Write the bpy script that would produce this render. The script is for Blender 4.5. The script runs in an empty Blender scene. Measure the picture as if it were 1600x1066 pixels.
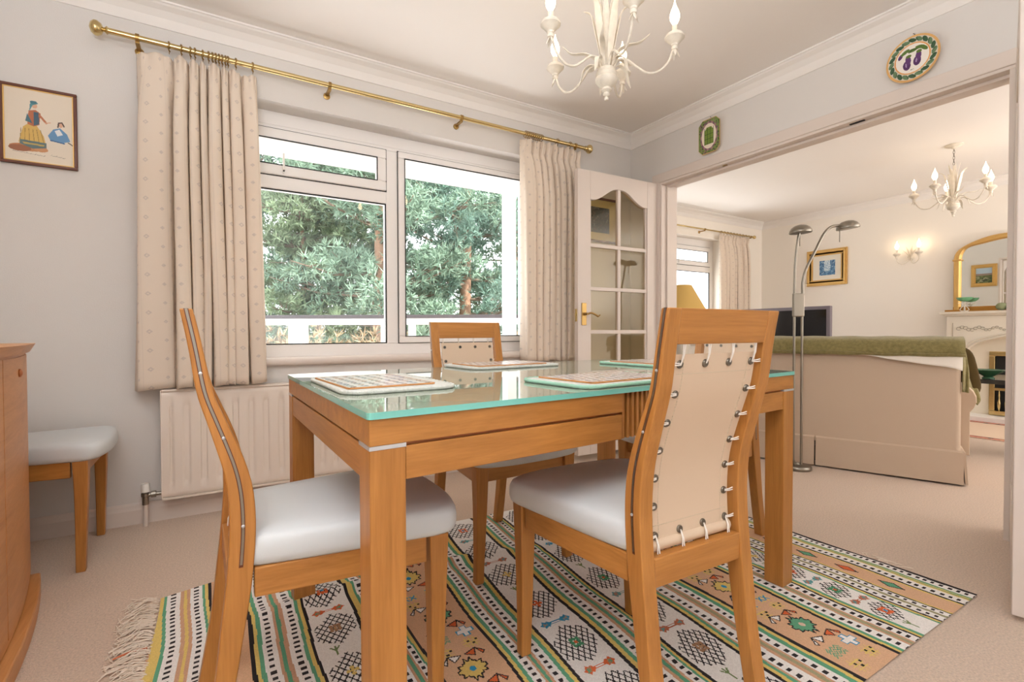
import bpy, math, random
import numpy as np
from mathutils import Vector, Matrix
random.seed(7)
rng = np.random.default_rng(7)
scene = bpy.context.scene
COL = scene.collection
PI = math.pi

# ------------------------------------------------------------------ camera
cam_d = bpy.data.cameras.new('camera')
cam = bpy.data.objects.new('camera', cam_d); COL.objects.link(cam)
scene.camera = cam
cam_d.sensor_width = 36.0
cam_d.lens = 772.25 / 1600 * 36.0
cam_d.clip_start = 0.02; cam_d.clip_end = 300
YAW, PITCH, ROLL = math.radians(31.387), math.radians(-0.981), math.radians(-0.177)
CAMZ = 0.88
_f = Vector((math.sin(YAW)*math.cos(PITCH), math.cos(YAW)*math.cos(PITCH), math.sin(PITCH)))
_r = Vector((math.cos(YAW), -math.sin(YAW), 0)); _u = _r.cross(_f)
_c, _s = math.cos(ROLL), math.sin(ROLL)
_R = _c*_r + _s*_u; _U = -_s*_r + _c*_u
cam.matrix_world = Matrix(((_R.x, _U.x, -_f.x, 0), (_R.y, _U.y, -_f.y, 0), (_R.z, _U.z, -_f.z, CAMZ), (0, 0, 0, 1)))

# ------------------------------------------------------------------ world, sun, fill lamps, exposure
world = bpy.data.worlds.new('sky'); scene.world = world
world.use_nodes = True
_bg = world.node_tree.nodes['Background']
_bg.inputs[0].default_value = (0.93, 0.97, 1.0, 1)
_bg.inputs[1].default_value = 4.2

def lamp(name, kind, loc, energy, color, rot=(0, 0, 0), **kw):
    d = bpy.data.lights.new(name, kind); d.energy = energy; d.color = color
    for k, v in kw.items(): setattr(d, k, v)
    o = bpy.data.objects.new(name, d); COL.objects.link(o); o.location = loc; o.rotation_euler = rot
    return o
_sun = lamp('sun', 'SUN', (0, 0, 20), 8.0, (1.0, 0.95, 0.86), angle=0.02)
_sun.rotation_euler = Vector((-0.45, 0.62, -0.64)).to_track_quat('-Z', 'Y').to_euler()
# added unseen fill lamps before the solid rear walls, standing in for daylight
lamp('rear_fill', 'AREA', (0.9, -1.52, 1.25), 15, (0.89, 0.95, 1.0), (PI/2, 0, 0), shape='RECTANGLE', size=3.4, size_y=2.1)
lamp('lounge_fill', 'AREA', (4.9, -1.62, 1.25), 30, (0.95, 0.98, 1.0), (PI/2, 0, 0), shape='RECTANGLE', size=3.2, size_y=2.1)
# added unseen fill lamps aimed at both ceilings, standing in for bounced flash
lamp('ceiling_fill', 'AREA', (-0.35, 0.0, 1.58), 74, (0.90, 0.95, 1.0), (PI, 0, 0), shape='DISK', size=0.5)
lamp('lounge_ceiling_fill', 'AREA', (5.6, -1.0, 1.1), 62, (0.97, 0.98, 1.0), (PI, 0, 0), shape='DISK', size=0.5)
# added fill lamps hidden below the two windows, aimed up into the rooms
lamp('balcony_fill', 'AREA', (0.95, 3.55, 0.45), 26, (0.96, 0.98, 1.0), (math.radians(-145), 0, 0), shape='RECTANGLE', size=2.0, size_y=0.7)
lamp('patio_fill', 'AREA', (4.65, 4.85, 0.40), 60, (0.97, 0.99, 1.0), (math.radians(-140), 0, 0), shape='RECTANGLE', size=2.2, size_y=0.8)

scene.view_settings.view_transform = 'Standard'
scene.view_settings.look = 'None'
scene.view_settings.exposure = 0.07
scene.view_settings.gamma = 1.0
scene.view_settings.use_curve_mapping = False
try:
    scene.cycles.use_denoising = True
    scene.cycles.max_bounces = 10
    scene.cycles.diffuse_bounces = 6
    scene.cycles.transparent_max_bounces = 16
    scene.cycles.sample_clamp_indirect = 6.0
except Exception:
    pass

# ------------------------------------------------------------------ materials
def s2l(c):
    out = []
    for v in c:
        v = v/255.0
        out.append(v/12.92 if v <= 0.04045 else ((v+0.055)/1.055)**2.4)
    return tuple(out)

def mat(name, rgb, rough=0.6, metal=0.0, spec=0.5, bump=0.0, bscale=200.0, var=0.0, vscale=6.0, emit=None, estr=0.0, sheen=0.0, ior=None, coat=0.0):
    m = bpy.data.materials.new(name); m.use_nodes = True
    nt = m.node_tree; b = nt.nodes['Principled BSDF']
    base = s2l(rgb)
    b.inputs['Base Color'].default_value = (*base, 1)
    b.inputs['Roughness'].default_value = rough
    b.inputs['Metallic'].default_value = metal
    b.inputs['Specular IOR Level'].default_value = spec
    if ior: b.inputs['IOR'].default_value = ior
    if sheen: b.inputs['Sheen Weight'].default_value = sheen
    if coat: b.inputs['Coat Weight'].default_value = coat; b.inputs['Coat Roughness'].default_value = 0.15
    if emit:
        b.inputs['Emission Color'].default_value = (*s2l(emit), 1); b.inputs['Emission Strength'].default_value = estr
    tc = nt.nodes.new('ShaderNodeTexCoord')
    if bump:
        n = nt.nodes.new('ShaderNodeTexNoise'); n.inputs['Scale'].default_value = bscale; n.inputs['Detail'].default_value = 3
        bp = nt.nodes.new('ShaderNodeBump'); bp.inputs['Strength'].default_value = bump; bp.inputs['Distance'].default_value = 0.004
        nt.links.new(tc.outputs['Object'], n.inputs['Vector']); nt.links.new(n.outputs['Fac'], bp.inputs['Height'])
        nt.links.new(bp.outputs['Normal'], b.inputs['Normal'])
    if var:
        n = nt.nodes.new('ShaderNodeTexNoise'); n.inputs['Scale'].default_value = vscale; n.inputs['Detail'].default_value = 5
        r = nt.nodes.new('ShaderNodeValToRGB')
        r.color_ramp.elements[0].position = 0.3; r.color_ramp.elements[1].position = 0.7
        r.color_ramp.elements[0].color = (*[c*(1-var) for c in base], 1)
        r.color_ramp.elements[1].color = (*[min(1, c*(1+var)) for c in base], 1)
        nt.links.new(tc.outputs['Object'], n.inputs['Vector']); nt.links.new(n.outputs['Fac'], r.inputs[0])
        nt.links.new(r.outputs[0], b.inputs['Base Color'])
    return m

def wood(name, c1, c2, axis, rough=0.38):
    m = bpy.data.materials.new(name); m.use_nodes = True
    nt = m.node_tree; b = nt.nodes['Principled BSDF']
    tc = nt.nodes.new('ShaderNodeTexCoord'); mp = nt.nodes.new('ShaderNodeMapping')
    sc = [38, 38, 38]; sc[axis] = 2.2
    mp.inputs['Scale'].default_value = sc
    n = nt.nodes.new('ShaderNodeTexNoise'); n.inputs['Scale'].default_value = 1.0; n.inputs['Detail'].default_value = 6; n.inputs['Roughness'].default_value = 0.6
    n.inputs['Distortion'].default_value = 0.6
    mp2 = nt.nodes.new('ShaderNodeMapping'); sc2 = [230, 230, 230]; sc2[axis] = 14
    mp2.inputs['Scale'].default_value = sc2
    n2 = nt.nodes.new('ShaderNodeTexNoise'); n2.inputs['Scale'].default_value = 1.0; n2.inputs['Detail'].default_value = 2
    mx = nt.nodes.new('ShaderNodeMath'); mx.operation = 'MULTIPLY_ADD'; mx.inputs[1].default_value = 0.35
    r = nt.nodes.new('ShaderNodeValToRGB'); r.color_ramp.elements[0].position = 0.36; r.color_ramp.elements[1].position = 0.86
    r.color_ramp.elements[0].color = (*s2l(c2), 1); r.color_ramp.elements[1].color = (*s2l(c1), 1)
    nt.links.new(tc.outputs['Object'], mp.inputs[0]); nt.links.new(mp.outputs[0], n.inputs['Vector'])
    nt.links.new(tc.outputs['Object'], mp2.inputs[0]); nt.links.new(mp2.outputs[0], n2.inputs['Vector'])
    nt.links.new(n2.outputs['Fac'], mx.inputs[0]); nt.links.new(n.outputs['Fac'], mx.inputs[2])
    nt.links.new(mx.outputs[0], r.inputs[0]); nt.links.new(r.outputs[0], b.inputs['Base Color'])
    b.inputs['Roughness'].default_value = rough
    b.inputs['Specular IOR Level'].default_value = 0.4
    return m

def painted(name, rough=0.85, bump=0.0, bscale=500):
    m = bpy.data.materials.new(name); m.use_nodes = True
    nt = m.node_tree; b = nt.nodes['Principled BSDF']
    a = nt.nodes.new('ShaderNodeVertexColor'); a.layer_name = 'paint'
    nt.links.new(a.outputs['Color'], b.inputs['Base Color']); b.inputs['Roughness'].default_value = rough
    if bump:
        tc = nt.nodes.new('ShaderNodeTexCoord')
        n = nt.nodes.new('ShaderNodeTexNoise'); n.inputs['Scale'].default_value = bscale
        bp = nt.nodes.new('ShaderNodeBump'); bp.inputs['Strength'].default_value = bump; bp.inputs['Distance'].default_value = 0.003
        nt.links.new(tc.outputs['Object'], n.inputs['Vector']); nt.links.new(n.outputs['Fac'], bp.inputs['Height']); nt.links.new(bp.outputs['Normal'], b.inputs['Normal'])
    return m

def thin_glass(name, tint=(255, 255, 255), ior=1.45):
    m = bpy.data.materials.new(name); m.use_nodes = True
    nt = m.node_tree; nt.nodes.clear()
    out = nt.nodes.new('ShaderNodeOutputMaterial'); mx = nt.nodes.new('ShaderNodeMixShader')
    tr = nt.nodes.new('ShaderNodeBsdfTransparent'); gl = nt.nodes.new('ShaderNodeBsdfGlossy')
    lw = nt.nodes.new('ShaderNodeLayerWeight'); lw.inputs['Blend'].default_value = 0.5
    pw = nt.nodes.new('ShaderNodeMath'); pw.operation = 'POWER'; pw.inputs[1].default_value = 5.0
    fr = nt.nodes.new('ShaderNodeMath'); fr.operation = 'MULTIPLY_ADD'; fr.inputs[1].default_value = 0.96; fr.inputs[2].default_value = ((ior-1)/(ior+1))**2
    nt.links.new(lw.outputs['Facing'], pw.inputs[0]); nt.links.new(pw.outputs[0], fr.inputs[0])
    tr.inputs['Color'].default_value = (*s2l(tint), 1); gl.inputs['Roughness'].default_value = 0.0
    nt.links.new(fr.outputs[0], mx.inputs[0]); nt.links.new(tr.outputs[0], mx.inputs[1]); nt.links.new(gl.outputs[0], mx.inputs[2])
    nt.links.new(mx.outputs[0], out.inputs[0])
    return m

M = {}
M['wall'] = mat('wall_paint', (221, 217, 213), 0.9, bump=0.12, bscale=260, spec=0.2)
M['wall_lounge'] = mat('lounge_wall_paint', (246, 240, 231), 0.9, bump=0.08, bscale=260, spec=0.2)
M['ceiling'] = mat('ceiling_paint', (240, 236, 232), 0.95, spec=0.2)
M['trim'] = mat('white_gloss_paint', (220, 208, 199), 0.45)
M['upvc'] = mat('white_window_plastic', (244, 241, 239), 0.35)
M['black'] = mat('black_rubber', (20, 20, 22), 0.6)
M['carpet'] = mat('beige_carpet', (208, 184, 163), 1.0, bump=1.0, bscale=300, var=0.17, vscale=170, spec=0.1, sheen=0.3)
W1, W2 = (186, 127, 64), (152, 98, 43)
M['wood_x'] = wood('beech_along_x', W1, W2, 0)
M['wood_y'] = wood('beech_along_y', W1, W2, 1)
M['wood_z'] = wood('beech_along_z', W1, W2, 2)
M['wood_shelf'] = wood('sideboard_beech', (204, 144, 88), (178, 118, 64), 1)
M['leather'] = mat('pale_grey_leather', (214, 219, 222), 0.42, bump=0.10, bscale=700)
M['leather_b'] = mat('cream_leather_panel', (212, 188, 162), 0.55, bump=0.10, bscale=900)
M['stitch'] = mat('stitching', (206, 190, 166), 0.8)
M['cord'] = mat('white_cord', (240, 234, 226), 0.8)
M['nickel'] = mat('brushed_nickel', (150, 144, 134), 0.34, metal=1.0)
M['gunmetal'] = mat('dark_eyelet_metal', (128, 122, 112), 0.35, metal=1.0)
M['steel'] = mat('silver_insert', (212, 214, 218), 0.28, metal=0.6)
M['brass'] = mat('polished_brass', (216, 194, 140), 0.22, metal=1.0)
M['brass_dark'] = mat('aged_brass', (166, 136, 84), 0.35, metal=1.0)
M['glass'] = thin_glass('window_glass')
M['glass_door'] = thin_glass('obscure_door_glass', (240, 234, 218))
M['table_glass'] = mat('table_glass_top', (150, 160, 142), 0.02, spec=0.6, ior=1.52)
M['glass_edge'] = mat('teal_glass_edge', (118, 196, 184), 0.12, ior=1.5, coat=0.5)
M['rad'] = mat('radiator_enamel', (232, 220, 208), 0.4)
M['white_plastic'] = mat('white_plastic', (240, 238, 232), 0.4)
M['white_metal'] = mat('distressed_white_metal', (226, 218, 204), 0.55, var=0.10, vscale=40)
M['bulb'] = mat('lit_candle_bulb', (255, 240, 215), 0.3, emit=(255, 224, 182), estr=14)
M['gilt'] = mat('gold_gilt', (212, 172, 104), 0.42, metal=0.6, bump=0.1, bscale=90)
M['gilt_dark'] = mat('dark_gilt', (176, 126, 58), 0.42, metal=0.7)
M['mahogany'] = mat('mahogany_frame', (96, 46, 24), 0.35)
M['mountboard'] = mat('cream_mountboard', (238, 233, 220), 0.9)
M['mirror'] = mat('mirror_silver', (238, 240, 236), 0.01, metal=1.0)
M['sofa'] = mat('beige_sofa_cotton', (198, 178, 158), 0.95, bump=0.25, bscale=600, spec=0.1)
M['blanket'] = mat('white_blanket', (244, 238, 230), 0.95, bump=0.2, bscale=300, spec=0.1)
M['throw'] = mat('olive_throw', (134, 124, 82), 1.0, bump=0.8, bscale=160, var=0.18, vscale=60, spec=0.05, sheen=0.3)
M['cushion'] = mat('dark_brown_cushion', (74, 60, 34), 0.95, spec=0.1)
M['screen'] = mat('black_screen', (10, 12, 20), 0.12)
M['tv_bezel'] = mat('grey_tv_bezel', (120, 112, 122), 0.4)
M['stone'] = mat('cream_stone', (226, 219, 205), 0.6)
M['marble'] = mat('white_marble', (236, 232, 228), 0.35)
M['soot'] = mat('black_firebox', (18, 18, 18), 0.8)
M['greenglass'] = mat('jade_glass', (108, 176, 132), 0.12, coat=0.5)
M['greenbowl'] = mat('dark_green_glaze', (54, 92, 66), 0.2)
M['sage'] = mat('sage_green_ornament', (140, 146, 110), 0.9, bump=0.6, bscale=80)
M['black_gloss'] = mat('black_lacquer', (34, 36, 36), 0.15)
M['shade'] = mat('mustard_lampshade', (214, 178, 104), 0.9)
M['mint'] = mat('mint_crochet', (176, 222, 200), 1.0, bump=0.9, bscale=420, spec=0.1)
M['crochet'] = mat('white_crochet', (234, 236, 230), 1.0, bump=1.0, bscale=420, var=0.08, vscale=120, spec=0.1)
M['cork'] = mat('cork_edge', (196, 138, 84), 0.8)
M['paint'] = painted('painted_surface', 0.55)
M['paint_gloss'] = painted('painted_glaze', 0.2)
M['kilim'] = painted('kilim_weave', 1.0, bump=0.8, bscale=600)
M['fringe'] = mat('wool_fringe', (228, 214, 198), 1.0, spec=0.1)
M['rail_grey'] = mat('grey_rail', (92, 87, 91), 0.5)
M['white_ext'] = mat('white_exterior_paint', (246, 246, 246), 0.6)
M['twig'] = mat('grey_brown_twigs', (128, 112, 98), 1.0, var=0.2, vscale=8, spec=0.1)
M['bark'] = mat('pine_bark', (168, 134, 112), 1.0, bump=0.8, bscale=22, var=0.25, vscale=14, spec=0.1)
M['needles'] = mat('pine_needles', (132, 156, 136), 0.9, var=0.30, vscale=1.6, spec=0.1)
M['needles2'] = mat('bluish_pine_needles', (120, 148, 134), 0.9, var=0.28, vscale=1.6, spec=0.1)
M['needles3'] = mat('yellowish_pine_needles', (146, 164, 132), 0.9, var=0.28, vscale=1.6, spec=0.1)
M['hedge'] = mat('dry_hedge', (172, 152, 124), 1.0, var=0.4, vscale=5, spec=0.05)
M['ground'] = mat('pale_paving', (208, 200, 186), 0.95, var=0.12, vscale=2)
M['render'] = mat('white_render', (244, 244, 244), 0.9)
M['handle'] = mat('dark_wood_knob', (170, 96, 44), 0.4)

def curtain_mat():
    m = bpy.data.materials.new('cream_curtain_with_dots'); m.use_nodes = True
    nt = m.node_tree; b = nt.nodes['Principled BSDF']
    uv = nt.nodes.new('ShaderNodeUVMap'); uv.uv_map = 'UVMap'
    sep = nt.nodes.new('ShaderNodeSeparateXYZ'); nt.links.new(uv.outputs[0], sep.inputs[0])
    def mth(op, a, bb=None):
        n = nt.nodes.new('ShaderNodeMath'); n.operation = op
        for i, v in enumerate((a, bb)):
            if v is None: continue
            if isinstance(v, (int, float)): n.inputs[i].default_value = v
            else: nt.links.new(v, n.inputs[i])
        return n.outputs[0]
    pu, pv = 0.105, 0.085
    fu = mth('DIVIDE', sep.outputs[0], pu); fv = mth('DIVIDE', sep.outputs[1], pv)
    def diamond(ou, ov, size):
        a = mth('ABSOLUTE', mth('SUBTRACT', mth('FRACT', mth('ADD', fu, ou)), 0.5))
        c = mth('ABSOLUTE', mth('SUBTRACT', mth('FRACT', mth('ADD', fv, ov)), 0.5))
        d = mth('ADD', mth('MULTIPLY', a, pu), mth('MULTIPLY', c, pv))
        return mth('LESS_THAN', d, size)
    f = mth('MAXIMUM', diamond(0, 0, 0.011), diamond(0.5, 0.5, 0.009))
    inner = mth('LESS_THAN', diamond(0, 0, 0.004), 0.5)
    f = mth('MULTIPLY', f, inner)
    st = mth('LESS_THAN', mth('ABSOLUTE', mth('SUBTRACT', mth('FRACT', mth('ADD', fu, 0.25)), 0.5)), 0.02)
    n = nt.nodes.new('ShaderNodeTexNoise'); n.inputs['Scale'].default_value = 160; nt.links.new(uv.outputs[0], n.inputs['Vector'])
    f = mth('MULTIPLY', mth('MAXIMUM', f, mth('MULTIPLY', st, 0.35)), mth('ADD', n.outputs['Fac'], 0.1))
    mx = nt.nodes.new('ShaderNodeMix'); mx.data_type = 'RGBA'
    mx.inputs[6].default_value = (*s2l((238, 224, 208)), 1); mx.inputs[7].default_value = (*s2l((206, 194, 186)), 1)
    nt.links.new(f, mx.inputs[0]); nt.links.new(mx.outputs[2], b.inputs['Base Color'])
    b.inputs['Roughness'].default_value = 0.9; b.inputs['Specular IOR Level'].default_value = 0.15
    # cloth lets a little daylight through
    tl = nt.nodes.new('ShaderNodeBsdfTranslucent'); nt.links.new(mx.outputs[2], tl.inputs[0])
    ms = nt.nodes.new('ShaderNodeMixShader'); ms.inputs[0].default_value = 0.18
    out = [x for x in nt.nodes if x.type == 'OUTPUT_MATERIAL'][0]
    nt.links.new(b.outputs[0], ms.inputs[1]); nt.links.new(tl.outputs[0], ms.inputs[2]); nt.links.new(ms.outputs[0], out.inputs[0])
    return m
M['curtain'] = curtain_mat()

# ------------------------------------------------------------------ mesh helpers
def tag(o, label=None, cat=None, group=None, kind=None):
    if label: o['label'] = label
    if cat: o['category'] = cat
    if group: o['group'] = group
    if kind: o['kind'] = kind
    return o

def thing(name, label, cat, loc=(0, 0, 0), rz=0.0, group=None, kind=None):
    o = bpy.data.objects.new(name, None); COL.objects.link(o)
    o.empty_display_size = 0.1
    o.location = loc; o.rotation_euler = (0, 0, rz)
    return tag(o, label, cat, group, kind)

class MB:
    def __init__(self): self.v = []; self.f = []; self.m = []
    def add(self, vs, fs, mi=0):
        b = len(self.v); self.v += [tuple(p) for p in vs]
        self.f += [tuple(i+b for i in q) for q in fs]; self.m += [mi]*len(fs); return self
    def box(self, x0, x1, y0, y1, z0, z1, mi=0, X=None):
        vs = [(x0, y0, z0), (x1, y0, z0), (x1, y1, z0), (x0, y1, z0), (x0, y0, z1), (x1, y0, z1), (x1, y1, z1), (x0, y1, z1)]
        if X is not None: vs = [tuple(X @ Vector(p)) for p in vs]
        return self.add(vs, [(0, 3, 2, 1), (4, 5, 6, 7), (0, 1, 5, 4), (1, 2, 6, 5), (2, 3, 7, 6), (3, 0, 4, 7)], mi)
    def prism(self, poly, a, b, axis='z', mi=0, X=None):
        """polygon extruded from a to b along axis; poly in the other two axes (x: y,z / y: x,z / z: x,y)"""
        def P(p, h):
            q = {'x': (h, p[0], p[1]), 'y': (p[0], h, p[1]), 'z': (p[0], p[1], h)}[axis]
            return tuple(X @ Vector(q)) if X is not None else q
        n = len(poly)
        vs = [P(p, a) for p in poly] + [P(p, b) for p in poly]
        fs = [tuple(range(n))[::-1], tuple(range(n, 2*n))] + [(i, (i+1) % n, n+(i+1) % n, n+i) for i in range(n)]
        return self.add(vs, fs, mi)
    def strip(self, rings, mi=0, closed=True, caps=True):
        """loft through rings of equal vertex count"""
        n = len(rings[0]); vs = [p for r in rings for p in r]; fs = []
        for k in range(len(rings)-1):
            for i in range(n if closed else n-1):
                j = (i+1) % n
                fs.append((k*n+i, k*n+j, (k+1)*n+j, (k+1)*n+i))
        if caps and closed:
            fs.append(tuple(range(n))[::-1]); fs.append(tuple((len(rings)-1)*n+i for i in range(n)))
        return self.add(vs, fs, mi)
    def lathe(self, prof, c=(0, 0, 0), n=20, mi=0, axis='z', X=None):
        rings = []
        for r, h in prof:
            ring = []
            for i in range(n):
                a = 2*PI*i/n; x, y = max(r, 1e-4)*math.cos(a), max(r, 1e-4)*math.sin(a)
                q = {'z': (x, y, h), 'x': (h, x, y), 'y': (y, h, x)}[axis]
                q = Vector(q)
                if X is not None: q = X @ q
                ring.append((q[0]+c[0], q[1]+c[1], q[2]+c[2]))
            rings.append(ring)
        return self.strip(rings, mi)
    def tube(self, pts, rad, n=10, mi=0, flat=1.0):
        pts = [Vector(p) for p in pts]; k = len(pts)
        if isinstance(rad, (int, float)): rad = [rad]*k
        rings = []; up = Vector((0, 0, 1))
        t0 = (pts[1]-pts[0]).normalized()
        side = t0.cross(up)
        if side.length < 1e-3: side = t0.cross(Vector((1, 0, 0)))
        side.normalize()
        for i in range(k):
            t = (pts[min(i+1, k-1)]-pts[max(i-1, 0)]).normalized()
            side = (side - t*side.dot(t)).normalized(); nn = side.cross(t)
            rings.append([tuple(pts[i]+rad[i]*(math.cos(2*PI*j/n)*side+flat*math.sin(2*PI*j/n)*nn)) for j in range(n)])
        return self.strip(rings, mi)
    def build(self, name, mats, parent=None, smooth=None, bevel=0.0, seg=2, sub=0, loc=None):
        me = bpy.data.meshes.new(name)
        me.from_pydata(self.v, [], self.f)
        if not isinstance(mats, (list, tuple)): mats = [mats]
        for mm in mats: me.materials.append(mm)
        if len(mats) > 1: me.polygons.foreach_set('material_index', self.m)
        me.validate(); me.update()
        import bmesh
        bm = bmesh.new(); bm.from_mesh(me); bmesh.ops.recalc_face_normals(bm, faces=bm.faces); bm.to_mesh(me); bm.free()
        o = bpy.data.objects.new(name, me); COL.objects.link(o)
        if parent is not None: o.parent = parent
        if loc is not None: o.location = loc
        if smooth is not None:
            me.polygons.foreach_set('use_smooth', [True]*len(me.polygons))
            try: me.set_sharp_from_angle(angle=math.radians(smooth))
            except Exception: pass
        if bevel:
            md = o.modifiers.new('bevel', 'BEVEL'); md.width = bevel; md.segments = seg; md.limit_method = 'ANGLE'; md.angle_limit = math.radians(40)
            md.harden_normals = False
        if sub:
            md = o.modifiers.new('sub', 'SUBSURF'); md.levels = sub; md.render_levels = sub
        return o

def structure(mb, name, m, label=None, **kw):
    o = mb.build(name, m, **kw); o['kind'] = 'structure'
    if label: o['label'] = label
    return o

def copy_tree(o, parent=None):
    c = o.copy(); COL.objects.link(c)
    if parent is not None: c.parent = parent
    for ch in o.children: copy_tree(ch, c)
    return c

def arc(c, r, a0, a1, n):
    return [(c[0]+r*math.cos(a0+(a1-a0)*i/n), c[1]+r*math.sin(a0+(a1-a0)*i/n)) for i in range(n+1)]

def rrect(w, h, r, n=5, cx=0, cy=0):
    p = []
    for sx, sy, a in ((1, 1, 0), (-1, 1, PI/2), (-1, -1, PI), (1, -1, 1.5*PI)):
        p += arc((cx+sx*(w/2-r), cy+sy*(h/2-r)), r, a, a+PI/2, n)
    return p

def catmull(pts, n=6):
    P = [Vector(p) for p in pts]; P = [2*P[0]-P[1]] + P + [2*P[-1]-P[-2]]
    out = []
    for i in range(1, len(P)-2):
        for k in range(n):
            t = k/n
            out.append(0.5*((2*P[i]) + (-P[i-1]+P[i+1])*t + (2*P[i-1]-5*P[i]+4*P[i+1]-P[i+2])*t*t + (-P[i-1]+3*P[i]-3*P[i+1]+P[i+2])*t**3))
    out.append(P[-2]); return out

class Canvas:
    """woven or printed pattern laid out in metres on a fine grid of faces"""
    def __init__(s, w, h, res, bg):
        s.nx = max(2, int(round(w/res))); s.ny = max(2, int(round(h/res))); s.w = w; s.h = h
        s.img = np.empty((s.ny, s.nx, 3)); s.img[:] = s2l(bg)
        s.X, s.Y = np.meshgrid((np.arange(s.nx)+0.5)*w/s.nx, (np.arange(s.ny)+0.5)*h/s.ny)
    def win(s, x0, x1, y0, y1):
        return (slice(max(0, int(y0/s.h*s.ny)-1), max(0, min(s.ny, int(y1/s.h*s.ny)+2))), slice(max(0, int(x0/s.w*s.nx)-1), max(0, min(s.nx, int(x1/s.w*s.nx)+2))))
    def mask(s, m, c): s.img[m] = s2l(c)
    def rect(s, x0, x1, y0, y1, c): s.mask((s.X >= x0) & (s.X < x1) & (s.Y >= y0) & (s.Y < y1), c)
    def ell(s, cx, cy, rx, ry, c, ang=0.0):
        r = max(rx, ry); w = s.win(cx-r, cx+r, cy-r, cy+r); dx = s.X[w]-cx; dy = s.Y[w]-cy
        ca, sa = math.cos(ang), math.sin(ang)
        m = ((dx*ca+dy*sa)/rx)**2+((-dx*sa+dy*ca)/ry)**2 <= 1; s.img[w][m] = s2l(c)
    def poly(s, pts, c):
        xs = [p[0] for p in pts]; ys = [p[1] for p in pts]; w = s.win(min(xs), max(xs), min(ys), max(ys))
        x, y = s.X[w], s.Y[w]; m = np.zeros(x.shape, bool); n = len(pts)
        for i in range(n):
            (x1, y1), (x2, y2) = pts[i], pts[(i+1) % n]
            if y1 == y2: continue
            k = ((y1 > y) != (y2 > y)) & (x < (x2-x1)*(y-y1)/(y2-y1)+x1); m ^= k
        s.img[w][m] = s2l(c)
    def line(s, p, q, wd, c):
        w = s.win(min(p[0], q[0])-wd, max(p[0], q[0])+wd, min(p[1], q[1])-wd, max(p[1], q[1])+wd)
        dx, dy = q[0]-p[0], q[1]-p[1]; L = dx*dx+dy*dy+1e-12
        t = np.clip(((s.X[w]-p[0])*dx+(s.Y[w]-p[1])*dy)/L, 0, 1)
        m = (s.X[w]-p[0]-t*dx)**2+(s.Y[w]-p[1]-t*dy)**2 <= (wd/2)**2; s.img[w][m] = s2l(c)
    def pline(s, pts, wd, c, closed=False):
        for i in range(len(pts)-(0 if closed else 1)): s.line(pts[i], pts[(i+1) % len(pts)], wd, c)
    def build(s, name, m, parent=None, zf=None, keep=None, centre=True, xyf=None, smooth=False):
        nx, ny = s.nx, s.ny
        gx, gy = np.meshgrid(np.arange(nx+1)*s.w/nx, np.arange(ny+1)*s.h/ny)
        gz = zf(gx, gy) if zf else np.zeros_like(gx)
        if centre: px, py = gx-s.w/2, gy-s.h/2
        else: px, py = gx, gy
        if xyf: px, py = xyf(px, py)
        co = np.stack([px, py, gz], -1).reshape(-1, 3)
        i = np.arange(nx); j = np.arange(ny); I, J = np.meshgrid(i, j)
        a = J*(nx+1)+I; quads = np.stack([a, a+1, a+nx+2, a+nx+1], -1).reshape(-1, 4)
        col = s.img.reshape(-1, 3)
        if keep is not None:
            k = keep(s.X, s.Y).reshape(-1); quads = quads[k]; col = col[k]
            used = np.unique(quads); mp = -np.ones(len(co), int); mp[used] = np.arange(len(used)); co = co[used]; quads = mp[quads]
        me = bpy.data.meshes.new(name); nq = len(quads)
        me.vertices.add(len(co)); me.vertices.foreach_set('co', co.astype(np.float32).ravel())
        me.loops.add(nq*4); me.loops.foreach_set('vertex_index', quads.astype(np.int32).ravel())
        me.polygons.add(nq); me.polygons.foreach_set('loop_start', np.arange(0, nq*4, 4, dtype=np.int32)); me.polygons.foreach_set('loop_total', np.full(nq, 4, np.int32))
        if smooth: me.polygons.foreach_set('use_smooth', np.ones(nq, bool))
        me.update(calc_edges=True)
        at = me.color_attributes.new('paint', 'FLOAT_COLOR', 'CORNER')
        rgba = np.ones((nq*4, 4), np.float32); rgba[:, :3] = np.repeat(col, 4, 0)
        at.data.foreach_set('color', rgba.ravel())
        me.materials.append(m)
        o = bpy.data.objects.new(name, me); COL.objects.link(o)
        if parent is not None: o.parent = parent
        return o

# ------------------------------------------------------------------ the setting
YW = 2.853      # inner face of the dining window wall
XW = 2.84       # dining face of the dividing wall
XD = 3.00       # lounge face of the dividing wall
XL = -1.0       # left wall
YR = -1.6       # wall behind the photographer
XF = 6.65       # far wall of the lounge
YLB = 4.13      # lounge window wall
YLF = -1.75
ZC = 2.40
OP0, OP1, OPZ = 0.668, 2.557, 1.985

structure(MB().box(XL-.2, XF+.2, YR-.4, YLB+.2, -.12, 0), 'floor', M['carpet'], 'beige carpet running through both rooms')
structure(MB().box(XL-.2, XF+.2, YR-.4, YLB+.25, ZC, ZC+.15), 'ceiling', M['ceiling'], 'white ceiling over both rooms')
wb = MB(); WX0, WX1, WZ0, WZ1 = -.08, 2.0, .72, 2.085
wb.box(XL-.2, WX0, YW, YW+.25, 0, ZC).box(WX1, XW, YW, YW+.25, 0, ZC).box(WX0, WX1, YW, YW+.25, 0, WZ0).box(WX0, WX1, YW, YW+.25, WZ1, ZC)
structure(wb, 'wall_back', M['wall'], 'pinkish white wall with the dining window')
structure(MB().box(XL-.2, XL, YR-.2, YW, 0, ZC), 'wall_left', M['wall'], 'left wall behind the sideboard')
structure(MB().box(XL-.2, XW, YR-.2, YR, 0, ZC), 'wall_front', M['wall'], 'wall behind the photographer')
wr = MB()
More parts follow.
